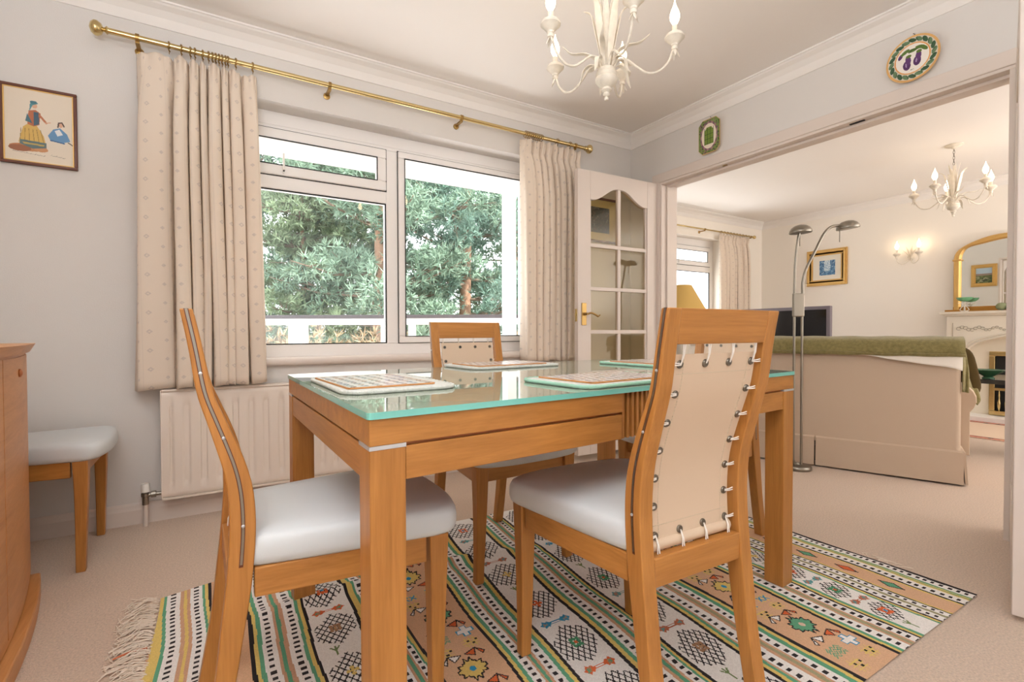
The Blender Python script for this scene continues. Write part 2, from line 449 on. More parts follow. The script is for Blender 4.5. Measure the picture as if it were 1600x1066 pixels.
wr.box(XW, XD, YR-.2, OP0, 0, ZC).box(XW, XD, OP1, YLB, 0, ZC).box(XW, XD, OP0, OP1, OPZ, ZC)
structure(wr, 'wall_right', M['wall'], 'dividing wall with the wide opening to the lounge')
LX0, LX1 = 3.55, 5.75
wl = MB()
wl.box(XD, LX0, YLB, YLB+.25, 0, ZC).box(LX1, XF+.2, YLB, YLB+.25, 0, ZC).box(LX0, LX1, YLB, YLB+.25, 0, WZ0).box(LX0, LX1, YLB, YLB+.25, WZ1, ZC)
structure(wl, 'wall_lounge_back', M['wall_lounge'], 'lounge window wall')
structure(MB().box(XF, XF+.2, YLF, YLB, 0, ZC), 'wall_far', M['wall_lounge'], 'far lounge wall with the fireplace')
structure(MB().box(XD, XF+.2, YLF-.2, YLF, 0, ZC), 'wall_lounge_front', M['wall_lounge'], 'lounge wall out of view')

# cornice: cove profile (distance from wall, drop below ceiling)
COVE = [(0, .09), (.006, .09), (.010, .080), (.022, .052), (.046, .028), (.072, .016), (.078, .010), (.086, .008), (.086, 0), (0, 0)]
def cornice(name, p0, p1, nrm):
    mb = MB(); rings = []
    for p in (p0, p1):
        rings.append([(p[0]+nrm[0]*d, p[1]+nrm[1]*d, ZC-z) for d, z in COVE])
    mb.strip(rings)
    return structure(mb, name, M['ceiling'], 'coved plaster cornice')
cornice('trim_1', (XL, YW), (XW, YW), (0, -1)); cornice('trim_2', (XW, YR), (XW, YW), (-1, 0))
cornice('trim_3', (XD, YLB), (XF, YLB), (0, -1)); cornice('trim_4', (XF, YLF), (XF, YLB), (-1, 0))
def skirting(name, p0, p1, nrm, h=.095):
    prof = [(0, 0), (.016, 0), (.016, h-.03), (.013, h-.02), (.010, h-.008), (.006, h), (0, h)]
    structure(MB().strip([[(p[0]+nrm[0]*d, p[1]+nrm[1]*d, z) for d, z in prof] for p in (p0, p1)]), name, M['trim'], 'white skirting board')
skirting('baseboard_back', (XL, YW), (XW, YW), (0, -1))
skirting('baseboard_right', (XW, OP1+.07), (XW, YW), (-1, 0))
skirting('baseboard_far', (XF, 2.15), (XF, YLB), (-1, 0))
skirting('baseboard_lounge_back', (XD, YLB), (XF, YLB), (0, -1))
# opening lining, stop and architrave
ln = MB()
ln.box(XW-.004, XD+.004, OP0-.0, OP1, OPZ-.022, OPZ-.0)
ln.box(XW-.004, XD+.004, OP1-.02, OP1, 0, OPZ-.022).box(XW-.004, XD+.004, OP0, OP0+.02, 0, OPZ-.022)
ln.box(XW+.045, XW+.085, OP0+.02, OP1-.02, OPZ-.037, OPZ-.022).box(XW+.045, XW+.085, OP1-.034, OP1-.02, 0, OPZ-.037)
trimop = structure(ln, 'trim_5', M['trim'], 'white lining of the wide opening', bevel=.002)
ar = MB(); ar.box(XW-.012, XW, OP0-.065, OP1+.065, OPZ-.008, OPZ+.058).box(XW-.012, XW, OP1-.006, OP1+.06, 0, OPZ-.008)
structure(ar, 'trim_6', M['trim'], 'white architrave round the opening', bevel=.004)
MB().box(XW+.02, XW+.034, 1.232, 1.30, OPZ-.026, OPZ-.0218).build('catch_plate', M['black'], trimop)
MB().box(XW+.02, XW+.034, 2.02, 2.05, OPZ-.026, OPZ-.0218).build('catch_plate', M['brass_dark'], trimop)

# ------------------------------------------------------------------ windows
def ring_box(mb, x0, x1, z0, z1, w, y0, y1, mi=0):
    mb.box(x0, x1, y0, y1, z0, z0+w, mi).box(x0, x1, y0, y1, z1-w, z1, mi).box(x0, x0+w, y0, y1, z0+w, z1-w, mi).box(x1-w, x1, y0, y1, z0+w, z1-w, mi)
    return mb
def window(name, x0, x1, yw, xm, label, lights):
    yf = yw+.127
    root = thing(name, label, None, (0, 0, 0), kind='structure')
    fr = MB(); ring_box(fr, x0, x1, .745, 2.085, .072, yf, yf+.065)
    fr.box(x0+.072, x1-.072, yf, yf+.065, 1.9915, 2.0131)
    for a, b in xm: fr.box(a, b, yf, yf+.065, .817, 1.9915)
    fr.build('window_frame', M['upvc'], root, bevel=.004)
    for (a, b, kind) in lights:
        if kind == 'fan':
            MB().box(a, b, yf, yf+.065, 1.667, 1.741).build('transom', M['upvc'], root, bevel=.004)
            sa = ring_box(MB(), a+.002, b-.002, 1.742, 1.990, .056, yf-.016, yf+.03).build('fanlight_sash', M['upvc'], root, bevel=.006)
            ring_box(MB(), a+.055, b-.055, 1.795, 1.937, .005, yf-.0175, yf-.010).build('gasket', M['black'], sa)
            ring_box(MB(), a-.003, b+.003, 1.737, 1.9955, .005, yf-.002, yf+.01).build('gasket', M['black'], sa)
            MB().box(a+.058, b-.058, yf+.004, yf+.008, 1.80, 1.934).build('pane', M['glass'], sa)
            st = MB(); xs = a+.36
            st.box(xs-.005, xs+.005, yf-.026, yf-.018, 1.76, 1.86).lathe([(.008, 0), (.008, .006)], (xs, yf-.026, 1.762), 10, axis='y')
            st.build('window_stay', M['white_plastic'], sa, smooth=40)
            ring_box(MB(), a, b, .817, 1.667, .006, yf+.002, yf+.014).build('gasket', M['black'], root)
            MB().box(a+.004, b-.004, yf+.016, yf+.020, .82, 1.664).build('pane', M['glass'], root)
        else:
            sa = ring_box(MB(), a+.002, b-.002, .819, 1.995, .040, yf-.016, yf+.03).build('casement_sash', M['upvc'], root, bevel=.006)
            ring_box(MB(), a+.040, b-.040, .857, 1.957, .005, yf-.0175, yf-.008).build('gasket', M['black'], sa)
            ring_box(MB(), a-.003, b+.003, .815, 1.9995, .004, yf-.002, yf+.01).build('gasket', M['black'], sa)
            MB().box(a+.043, b-.043, yf+.004, yf+.008, .862, 1.952).build('pane', M['glass'], sa)
    sl = MB()
    prof = [(yf, .722), (yf, .750), (yw-.012, .750), (yw-.026, .746), (yw-.034, .736), (yw-.034, .722), (yw-.028, .712), (yw-.015, .709), (yw, .709), (yw, .722)]
    sl.prism(prof, x0-.001, x1+.001, 'x'); sl.build('window_sill', M['trim'], root, smooth=50)
    return root
window('window_1', WX0, WX1, YW, [(.923, .995)], 'white plastic dining window with fanlight', [(-.008, .923, 'fan'), (.995, 1.928, 'case')])
window('window_2', LX0, LX1, YLB, [(4.62, 4.69)], 'lounge window beyond the opening', [(3.622, 4.62, 'case'), (4.69, 5.678, 'fan')])

# ------------------------------------------------------------------ doors
def make_door(name, label, width, hinge, free, z0, z1, handle=True):
    """local x from hinge (0) to free edge (width); local +y is the panelled far face; thickness .04 on the -y side for mirrored use"""
    d = Vector((free[0]-hinge[0], free[1]-hinge[1])); ang = math.atan2(d.y, d.x)
    root = thing(name, label, None, (hinge[0], hinge[1], 0), ang, kind='structure')
    T = .04; st = .105; zb = z0+.245
    g0, g1 = st, width-st; gm = (g0+g1)/2; bw = .013
    mb = MB()
    mb.box(0, st, -T, 0, z0, z1).box(width-st, width, -T, 0, z0, z1).box(st, width-st, -T, 0, z0, zb)
    # arched top rail
    zs, zp = z1-.195, z1-.098
    n = 24; pts = []
    for i in range(n+1):
        u = i/n; x = g0+(g1-g0)*u
        t = 1-abs(2*u-1); e = 0.5-0.5*math.cos(PI*min(1, max(0, (t-.08)/.86)))
        pts.append((x, zs+(zp-zs)*e))
    mb.prism([(g0, z1)] + pts + [(g1, z1)], -T, 0, 'y')
    mb.build('door_leaf', M['trim'], root, bevel=.003)
    rows = [zb+(zs-.012-zb)*k/5 for k in range(6)]
    br = MB()
    for z in rows[1:5]: br.box(g0, g1, -T+.006, -.006, z-bw, z+bw)
    for a, b in ((g0, g0+.012), (g1-.012, g1)): br.box(a, b, -T+.008, -.008, zb, zs)
    br.box(g0, g1, -T+.008, -.008, zb, zb+.012)
    zz = [zb]+rows[1:5]+[zp+.001]
    for a, b in zip(zz[:-1], zz[1:]): br.box(gm-bw, gm+bw, -T+.006, -.006, a+(bw if a != zb else 0), b-(bw if b < zp else 0))
    br.build('glazing_bar', M['trim'], root, bevel=.003)
    for k in range(5):
        for a, b in ((g0, gm), (gm, g1)):
            if k < 4: MB().box(a+.006, b-.006, -T/2-.002, -T/2+.002, rows[k]+.004, rows[k+1]-.004).build('pane', M['glass_door'], root)
            else:
                pl = [p for p in pts if a+.004 <= p[0] <= b-.004]
                MB().prism([(a+.004, rows[4]+.004)]+[(p[0], p[1]-.001) for p in pl]+[(b-.004, rows[4]+.004)], -T/2-.002, -T/2+.002, 'y').build('pane', M['glass_door'], root)
    return root, T
d1, T = make_door('door_1', 'open white glazed door in front of the window wall', .735, (XW, 2.575), (2.107, 2.60), .045, 1.978)
# the leaf hangs on its -y side when the local x axis points to -X, so the near face is local y = 0
hz = 1.003
hp = MB().box(.735-.068, .735-.028, 0, .006, hz-.075, hz+.075).build('handle_plate', M['brass_dark'], d1, bevel=.002)
hl = MB().lathe([(.010, 0), (.008, .012), (.008, .042)], (.735-.048, .006, hz), 12, axis='y')
hl.tube(catmull([(.735-.048, .045, hz), (.735-.075, .049, hz+.006), (.735-.110, .047, hz-.004), (.735-.135, .044, hz-.014), (.735-.152, .045, hz-.006)]), [.007]*20+[.005]*5, 8)
hl.build('lever_handle', M['brass_dark'], hp, smooth=50)
MB().box(.735, .737, -.031, -.009, hz-.05, hz+.035).box(.737, .742, -.026, -.014, hz-.012, hz+.008).build('latch_plate', M['brass'], d1, bevel=.001)
d2, T = make_door('door_2', 'second glazed door leaf opened towards the photographer at right edge', .79, (XW-.002, .628), (2.072, .441), .02, 1.975)
d2.scale = (1, 1, 1)

# ------------------------------------------------------------------ outside the window
structure(MB().box(-14, 26, YLB+.4, 60, -2.75, -2.6).box(-14, XW-.2, YW+.3, YLB+.4, -2.75, -2.6), 'ground', M['ground'], 'pale ground far below the window')
structure(MB().box(-3, XW-.35, YW+.25, 3.92, 2.145, 2.20), 'eaves', M['white_ext'], 'white eaves above the dining window')
structure(MB().box(XW-.35, XW+.0, YW+.25, 3.95, -.2, 2.6), 'wall_outside', M['white_ext'], 'outer face of the projecting lounge')
post = MB().box(2.14, 2.23, 3.58, 3.67, -.05, 2.145).build('eaves_post', M['white_ext'], bevel=.004)
tag(post, 'white post outside the dining window beside the right curtain', 'post')
structure(MB().box(-2.5, XW-.35, YW+.25, 5.9, -.25, -.05), 'balcony_floor', M['ground'], 'balcony floor outside the window')
# balustrade: runs square to the view
A0, A1 = Vector((-.2, 5.42, 0)), Vector((3.2, 3.35, 0))
dv = (A1-A0).normalized(); LB = (A1-A0).length
bal = thing('balcony_railing', 'white balcony railing with grey cap outside the dining window', 'railing', A0, math.atan2(dv.y, dv.x))
MB().box(0, LB, -.03, .03, 1.012, 1.045).build('cap_rail', M['rail_grey'], bal, bevel=.005)
MB().box(0, LB, -.022, .022, .955, 1.012).build('top_rail', M['white_ext'], bal)
MB().box(0, LB, -.022, .022, .02, .08).build('bottom_rail', M['white_ext'], bal)
for t, w in ((.12, .08), (.96, .16), (1.80, .09), (2.05, .06), (2.62, .12), (3.3, .1)):
    if t < LB-.05: MB().box(t, t+w, -.03, .03, -.05, .955).build('post', M['white_ext'], bal)
MB().box(0, LB, -.004, .004, .08, .955).build('glass_panel', M['glass'], bal)

def tufts(cl, n_per, L, seedv):
    """needle tufts: cl = list of (centre, (rx, ry, rz)) ; returns vertex and face arrays"""
    r = np.random.default_rng(seedv); V = []; 
    cen = np.array([c for c, _ in cl]); rad = np.array([q for _, q in cl])
    k = len(cl)*n_per; idx = np.repeat(np.arange(len(cl)), n_per)
    d = r.normal(size=(k, 3)); d /= np.linalg.norm(d, axis=1)[:, None]
    pos = cen[idx]+d*rad[idx]*r.uniform(.35, 1.0, (k, 1))**.6
    NB = 9
    pos = np.repeat(pos, NB, 0); out = np.repeat(d, NB, 0)
    dirs = r.normal(size=pos.shape)*.75+out*.8+np.array([0, 0, .55]); dirs /= np.linalg.norm(dirs, axis=1)[:, None]
    side = np.cross(dirs, r.normal(size=pos.shape)); side /= np.linalg.norm(side, axis=1)[:, None]
    ll = L*r.uniform(.6, 1.1, (len(pos), 1)); ww = L*.085
    a = pos-side*ww; b = pos+side*ww; c = pos+dirs*ll
    return np.stack([a, b, c], 1).reshape(-1, 3)
def mesh_tris(name, V, m, parent):
    me = bpy.data.meshes.new(name); n = len(V)//3
    me.vertices.add(len(V)); me.vertices.foreach_set('co', V.astype(np.float32).ravel())
    me.loops.add(3*n); me.loops.foreach_set('vertex_index', np.arange(3*n, dtype=np.int32))
    me.polygons.add(n); me.polygons.foreach_set('loop_start', np.arange(0, 3*n, 3, dtype=np.int32)); me.polygons.foreach_set('loop_total', np.full(n, 3, np.int32))
    me.update(calc_edges=True); me.materials.append(m)
    o = bpy.data.objects.new(name, me); COL.objects.link(o); o.parent = parent
    return o
ZG = -2.6
def pine(label, x, y, h, rad, z_low, nb, m, seed, lean=(0, 0), tr=.16, per=20, L=.17):
    R = random.Random(seed)
    root = thing('pine_tree', label, 'tree', (x, y, ZG), group='pines outside the window')
    tp = [(lean[0]*t+.12*math.sin(3*t+seed), lean[1]*t+.1*math.cos(2.3*t+seed), h*t) for t in [i/9 for i in range(10)]]
    MB().tube(tp, [tr*(1-.8*i/9) for i in range(10)], 9).build('trunk', M['bark'], root, smooth=60)
    br = MB(); cl = []
    for i in range(nb):
        t = z_low+(1-z_low)*((i+R.random())/nb)**.9; zz = min(.97, t)
        k = zz*9; a = int(k); p = Vector(tp[a]).lerp(Vector(tp[min(9, a+1)]), k-a)
        an = i*2.4+R.uniform(-.5, .5); ln_ = rad*(1.1-.75*((t-z_low)/(1-z_low))**1.3)*R.uniform(.65, 1.1)
        e = p+Vector((math.cos(an)*ln_, math.sin(an)*ln_, R.uniform(-.1, .35)*ln_))
        mid = p.lerp(e, .55)+Vector((0, 0, -.06*ln_))
        br.tube([p, mid, e], [.035, .022, .008], 5)
        for q in range(9):
            u = R.uniform(.25, 1.08); c = p.lerp(e, u)+Vector((R.uniform(-.3, .3), R.uniform(-.3, .3), R.uniform(-.1, .22)))
            rr = R.uniform(.24, .46)
            cl.append((tuple(c), (rr, rr, rr*.55)))
            br.tube([p.lerp(e, max(.1, u-.2)), c], [.012, .005], 4)
    cl.append((tp[-1], (.4, .4, .4)))
    br.build('branches', M['twig'], root)
    o = mesh_tris('foliage', tufts(cl, per, L, seed), m, root); o['kind'] = 'stuff'
    return root
pine('broad bluish pine behind the mullion, nearest the window', 2.75, 9.2, 9.5, 2.3, .24, 44, M['needles'], 3, (.2, .2), .17)
pine('full green pine seen through the right window pane', 4.75, 9.6, 9.8, 2.5, .22, 46, M['needles2'], 5, (.1, .3), .19)
pine('dark twiggy pine at the left edge of the left pane', .9, 13.0, 12.0, 2.4, .30, 40, M['needles2'], 8, (-.4, 0), .2, per=16, L=.2)
pine('yellowish pine showing between the two nearer pines', 3.9, 13.6, 11.5, 3.0, .18, 44, M['needles3'], 11, (.3, .1), .2, per=18, L=.22)
pine('pale pine beside the white post', 7.9, 12.8, 10.5, 2.9, .18, 44, M['needles'], 14, (0, .2), .2, per=18, L=.2)
pine('small pine low in the left pane', 1.75, 10.8, 6.6, 1.7, .28, 30, M['needles3'], 21, (0, .2), .11, per=18, L=.16)
pine('light green tree outside the lounge window', 9.0, 9.8, 6.8, 2.0, .2, 34, M['needles3'], 31, (0, .2), .12, per=18, L=.18)
# dry hedge beyond the balcony
hd = thing('hedge', 'dry brownish hedge beyond the balcony railing', 'hedge', (4.0, 6.9, ZG))
cl = [((random.uniform(-6, 6), random.uniform(-.5, .6), random.uniform(.6, 3.35)), (.55, .4, .35)) for _ in range(230)]
o = mesh_tris('foliage', tufts(cl, 34, .15, 77), M['hedge'], hd); o['kind'] = 'stuff'
hb = MB()
for i in range(26): hb.tube([(-6+i*.48, 0, 0), (-6+i*.48+random.uniform(-.2, .2), random.uniform(-.2, .2), 2.8)], [.03, .01], 5)
hb.build('stems', M['bark'], hd)
nh = thing('neighbour_house', 'white rendered house glimpsed at the left of the window', 'house', (-2.2, 19.5, ZG))
MB().box(-3.5, 2.0, 0, 5, 0, 5.4).build('wall', M['render'], nh)
MB().prism([(-3.8, 5.4), (2.3, 5.4), (-.75, 7.3)], -.3, 5.3, 'y').build('roof', mat('slate_roof', (120, 116, 114), 0.9), nh)
for a_ in (-1.6, .4): MB().box(a_, a_+1.1, -.03, .05, 3.2, 4.4).build('window', M['rail_grey'], nh)

# ------------------------------------------------------------------ kilim rug
def build_kilim():
    X0, X1, Y0, Y1 = -.16, 2.165, .585, 2.06
    c = Canvas(X1-X0, Y1-Y0, .0025, (240, 234, 226))
    WHT, BLK, YEL, GRN, TAN, OLV, FLD = (250, 246, 242), (34, 28, 30), (228, 200, 116), (98, 164, 128), (208, 162, 130), (164, 158, 122), (222, 178, 142)
    # pattern coordinate (stripes wander a little)
    gx = c.X+X0; gy = c.Y+Y0
    px = gx-.09*(gy-1.0)*np.exp(-((gx-1.0)/.42)**2)+.05*(gy-1.5)*np.exp(-((gx+.1)/.25)**2)+.0035*np.sin(gy*14+gx*2)
    S = [(-.17, TAN), (-.15, YEL), (-.125, GRN), (-.116, 'd', -.105, -.092), (-.079, TAN), (-.069, YEL), (-.060, TAN), (-.051, 'd', -.041, -.028), (-.017, GRN), (-.010, YEL), (-.001, BLK), (.007, FLD),
         (.086, BLK), (.097, YEL), (.106, GRN), (.117, 'd', .126, .140), (.151, TAN), (.159, GRN), (.169, TAN), (.180, 'd', .192, .207), (.215, GRN), (.224, YEL), (.234, BLK), (.242, WHT),
         (.366, BLK), (.376, YEL), (.392, GRN), (.400, 'd', .406, .420), (.427, TAN), (.434, GRN), (.444, TAN), (.450, 'd', .454, .464), (.467, GRN), (.472, YEL), (.480, BLK), (.488, FLD),
         (.653, BLK), (.662, YEL), (.672, GRN), (.683, 'd', .690, .702), (.710, TAN), (.716, GRN), (.725, TAN), (.733, 'd', .740, .752), (.762, GRN), (.774, YEL), (.786, BLK), (.796, WHT),
         (.937, BLK), (.949, YEL), (.963, GRN), (.976, 'd', .985, 1.0), (1.011, TAN), (1.022, GRN), (1.034, TAN), (1.042, 'd', 1.05, 1.063), (1.067, GRN), (1.075, YEL), (1.083, BLK), (1.094, WHT),
         (1.232, BLK), (1.243, YEL), (1.255, GRN), (1.266, TAN), (1.272, 'd', 1.279, 1.295), (1.311, TAN), (1.322, OLV), (1.334, TAN), (1.341, 'd', 1.347, 1.360), (1.370, GRN), (1.386, YEL), (1.398, BLK), (1.411, FLD),
         (1.582, BLK), (1.594, YEL), (1.604, GRN), (1.616, 'd', 1.627, 1.643), (1.654, TAN), (1.663, OLV), (1.676, TAN), (1.683, 'd', 1.688, 1.706), (1.714, BLK), (1.722, YEL), (1.732, GRN), (1.744, WHT),
         (1.852, GRN), (1.860, YEL), (1.869, BLK), (1.877, 'd', 1.886, 1.899), (1.907, OLV), (1.920, 'd', 1.926, 1.938), (1.944, BLK), (1.950, YEL), (1.957, FLD),
         (2.037, YEL), (2.045, BLK), (2.054, 'd', 2.064, 2.080), (2.092, YEL), (2.100, GRN), (2.106, YEL), (2.112, GRN), (2.120, 'd', 2.130, 2.146), (2.152, BLK), (2.2, BLK)]
    dash = (np.floor(gy/.0105).astype(int) % 2) == 0
    for k in range(len(S)-1):
        e = S[k]; m = (px >= e[0]) & (px < S[k+1][0])
        if e[1] == 'd':
            c.mask(m, WHT); per = .0125 if e[0] < 1.2 else .0125
            dd = (np.mod(gy/per+.15*np.sin(gy*60), 2) < .95)
            c.mask(m & dd & (px >= e[2]) & (px < e[3]), BLK)
        else: c.mask(m, e[1])
    # wander of the stripes, so motifs stay inside their bands
    def at(x, y):
        xx = x+.09*(y-1.0)*math.exp(-((x-1.0)/.42)**2)-.05*(y-1.5)*math.exp(-((x+.1)/.25)**2)
        return (xx-X0, y-Y0)
    BLUE, ORG, ROSE, TEAL = (50, 150, 190), (222, 104, 54), (190, 110, 80), (92, 158, 160)
    def lattice(cx, cy, wx, wy, n, cc, lw=.0040):
        # rows of diamonds with stepped ends, coloured middle
        d = wx/n
        ny = int(round(wy/d))
        for i in range(n+1):
            for j in range(ny+1):
                if (i+j) % 1: continue
        hx, hy = wx/2, wy/2
        k = 2*d
        lines = []
        for t in np.arange(-(hx+hy), hx+hy+1e-6, d*1.36):
            for sgn in (1, -1):
                # x = sgn*y*0.55 + t, clipped to hexagon
                ys = np.linspace(-hy, hy, 40); xs = sgn*ys*.62+t
                ok = (np.abs(xs) <= hx) & (np.abs(ys-.22*xs) <= hy*(1.0-.58*np.abs(xs)/hx))
                if ok.sum() > 1:
                    i0, i1 = np.where(ok)[0][[0, -1]]
                    c.line(at(cx+xs[i0], cy+ys[i0]), at(cx+xs[i1], cy+ys[i1]), lw, BLK)
        if cc:
            for a in (-1, 0, 1):
                for b in (-1, 0, 1):
                    if abs(a)+abs(b) <= 1 or cc[1]:
                        p = at(cx+a*.011, cy+b*.013); c.ell(p[0], p[1], .0058, .0068, cc[0] if (a or b) else cc[2])
    def bell(cx, cy, wx, col, inner):
        for s in (-1, 1):
            q = [at(cx+s*(wx/2+dx), cy+dy) for dx, dy in ((-.022, 0), (-.010, .014), (-.004, .010), (.004, .018), (.010, .006), (.018, 0), (.010, -.006), (.004, -.018), (-.004, -.010), (-.010, -.014))]
            c.poly(q, col); p = at(cx+s*wx/2, cy); c.ell(p[0], p[1], .007, .007, inner)
            c.line((p[0]-.009, p[1]-.008), (p[0]+.009, p[1]+.008), .003, inner)
        c.line(at(cx-wx/2, cy-.004), at(cx+wx/2, cy-.004), .0034, col); c.line(at(cx-wx/2, cy+.004), at(cx+wx/2, cy+.004), .0034, col)
    cols = [((74, 146, 104), True, ORG), (ORG, True, BLUE), ((170, 128, 96), True, (190, 150, 110)), (YEL, False, YEL), (ORG, False, ORG)]
    bcol = [(BLUE, (170, 150, 130)), (ORG, GRN), (TEAL, (200, 120, 90)), (ROSE, TEAL), (GRN, WHT)]
    for bi, (a, b, off, n) in enumerate(((.242, .366, 1.946, 8), (.796, .937, 1.942, 9), (1.094, 1.232, 1.966, 9), (1.744, 1.852, 1.948, 7))):
        w = b-a; y = off; i = 0
        while y > Y0+.03:
            per_ = .155 if bi == 3 else .216
            lattice((a+b)/2, y, w*.90, .112 if bi == 3 else .172, n, cols[(i+bi) % 5])
            yb = y-per_/2
            if yb > Y0+.02:
                if i % 3 == 2: # small sprig
                    p = at((a+b)/2-.02, yb)
                    for an in (-.6, 0, .6, PI): c.line(p, (p[0]+.02*math.sin(an), p[1]+.02*math.cos(an)), .005, (120, 140, 90))
                else: bell((a+b)/2, yb, w*.50, *bcol[(i+2*bi) % 5])
            y -= per_; i += 1
    def star(cx, cy, s, col, core):
        pts = []
        base = [(-.2, 1), (-.05, .7), (.05, .7), (.2, 1), (.3, .6), (.45, .6), (.5, .45), (.85, .5), (.75, .2), (1, .1), (1, -.1), (.75, -.2), (.85, -.5), (.5, -.45), (.45, -.6), (.3, -.6), (.2, -1), (.05, -.7), (-.05, -.7), (-.2, -1), (-.3, -.6), (-.45, -.6), (-.5, -.45), (-.85, -.5), (-.75, -.2), (-1, -.1), (-1, .1), (-.75, .2), (-.85, .5), (-.5, .45), (-.45, .6), (-.3, .6)]
        q = [at(cx+x*s, cy+y*s*1.15) for x, y in base]
        c.poly(q, col); c.pline(q, .0042, BLK, True); p = at(cx, cy); c.ell(p[0], p[1], s*.22, s*.24, core)
    def birds(cx, cy, s):
        for k, (o1, o2, colr) in enumerate((((-.1, 1.5), (.5, 2.1), WHT), ((.1, 1.5), (-.6, 1.2), ORG))):
            pass
        for sx, col in ((-1, WHT), (1, ORG)):
            q = [at(cx+sx*.006, cy), at(cx+sx*.040, cy+.012), at(cx+sx*.030, cy-.018)]
            c.poly(q, col); c.pline(q, .0036, BLK, True)
            q2 = [at(cx+sx*.040, cy+.012), at(cx+sx*.060, cy-.012), at(cx+sx*.052, cy-.020)]
            c.poly(q2, col); c.pline(q2, .0036, BLK, True)
    def hashm(cx, cy, col, dots):
        for k in (-.012, 0, .012):
            c.line(at(cx+k, cy-.022), at(cx+k, cy+.022), .003, col); c.line(at(cx-.022, cy+k), at(cx+.022, cy+k), .003, col)
        for dx, dy in ((-.006, .006), (.006, -.006), (.018, .006)):
            p = at(cx+dx, cy+dy)
            if dots: c.rect(p[0]-.004, p[0]+.004, p[1]-.004, p[1]+.004, dots)
    def xx(cx, cy):
        for r_ in (-.012, 0, .012): c.pline([at(cx-.024+k*.008, cy+r_+(.006 if k % 2 else -.006)) for k in range(7)], .003, YEL)
        for dx in (-.011, .011):
            c.line(at(cx+dx-.008, cy-.011), at(cx+dx+.008, cy+.011), .005, BLUE); c.line(at(cx+dx-.008, cy+.011), at(cx+dx+.008, cy-.011), .005, BLUE)
    def cross(cx, cy, col, core):
        q = [at(cx+x*.024, cy+y*.024) for x, y in ((-.35, 1), (.35, 1), (.35, .35), (1, .35), (1, -.35), (.35, -.35), (.35, -1), (-.35, -1), (-.35, -.35), (-1, -.35), (-1, .35), (-.35, .35))]
        c.poly(q, core); c.pline(q, .0042, col, True)
    def zig(cx, cy, col):
        for r_ in (-.014, -.005, .004, .013): c.pline([at(cx-.026+k*.0087, cy+r_+(.006 if k % 2 else -.004)) for k in range(7)], .0032, col)
    for (a, b, y0) in ((.488, .653, 1.93), (1.411, 1.582, 1.86)):
        m_ = (a+b)/2; y = y0; i = 0
        while y > Y0+.05:
            star(m_+(.0 if i % 2 else .006), y, .040, GRN if i % 2 == 0 else YEL, (220, 190, 170) if i % 2 == 0 else BLUE)
            birds(m_-.002, y+.062, 1); birds(m_+.004, y-.062, 1)
            yy = y-.115
            if yy > Y0+.03:
                cross(m_+.045, yy+.005, BLUE, WHT) if i % 2 == 0 else xx(m_+.04, yy)
                zig(m_-.035, yy-.004, (96, 164, 128)) if i % 2 == 0 else xx(m_-.038, yy-.012)
                if yy-.06 > Y0+.03:
                    hashm(m_+.04, yy-.05, YEL, BLK); hashm(m_-.042, yy-.062, YEL, BLK)
            y -= .265; i += 1
    y = 2.012; i = 0
    while y > Y0+.05: # narrow tan band with fringed diamonds
        p = at(1.997, y)
        for k in range(-6, 7): c.line((p[0]-.004, p[1]+k*.007), (p[0]+.004, p[1]+k*.007), .003, BLK)
        c.poly([(p[0]-.020, p[1]), (p[0], p[1]+.046), (p[0]+.020, p[1]), (p[0], p[1]-.046)], BLK)
        c.poly([(p[0]-.015, p[1]), (p[0], p[1]+.034), (p[0]+.015, p[1]), (p[0], p[1]-.034)], GRN if i % 2 == 0 else ORG)
        y -= .154; i += 1
    for i, y in enumerate((1.75, 1.62, 1.48, 1.3, 1.1, .9, .72)): # left tan band, small dark sprigs
        p = at(.045, y); c.poly([(p[0]-.016, p[1]), (p[0]+.012, p[1]+.018), (p[0]+.004, p[1]), (p[0]+.012, p[1]-.018)], (70, 74, 66)); c.ell(p[0]-.012, p[1], .006, .006, GRN)
    c.img *= rng.uniform(.9, 1.06, (c.ny, c.nx, 1))
    c.img[:] = np.clip(c.img, 0, 1)
    def zf(x, y):
        X, Y = x+X0, y+Y0
        z = .004+.0025*np.sin(X*9+Y*4)*np.sin(Y*7)*.5+.001
        ridge = 1.70+.06*np.sin(X*2.2)-.10*np.clip(X-.2, 0, 2)
        z += .017*np.exp(-((Y-ridge)/.028)**2)*np.exp(-((X-.55)/.5)**4)
        z += .010*np.exp(-((Y-1.46-.12*X)/.04)**2)*np.exp(-((X+.02)/.22)**2)
        return z
    root = thing('kilim_rug', 'striped multicoloured kilim rug with wool fringe under the dining table', 'rug', (X0, Y0, 0))
    def xyf(x, y):
        # far edge sags a little towards both ends
        yy = y+(y/(Y1-Y0))*(-.10*((x-1.0)/1.16)**2+.02*np.sin(x*5)+.05*np.exp(-((x-.95)/.35)**2))
        xx_ = x+.012*np.sin(y*5+1)*np.exp(-(x/.25)**2)
        return xx_, yy
    c.build('woven_field', M['kilim'], root, zf=zf, centre=False, xyf=xyf, smooth=True)
    fr = MB(); R = random.Random(4)
    for i in range(400):
        y = .02+1.40*R.random(); x = R.uniform(-.004, .012); ln_ = R.uniform(.05, .10)
        pts = [(x, y, .006), (x-ln_*.4, y+R.uniform(-.02, .02), .010+R.random()*.006), (x-ln_*.8, y+R.uniform(-.035, .03), .006), (x-ln_, y+R.uniform(-.045, .04), .004)]
        fr.tube(catmull(pts, 2), .0016, 4)
    for i in range(12):
        y = .235+.1*R.random()
        fr.tube(catmull([(X1-X0, y, .005), (X1-X0+.02, y+R.uniform(-.03, .03), .008), (X1-X0+.04, y+R.uniform(-.05, .05), .004)], 2), .0013, 4)
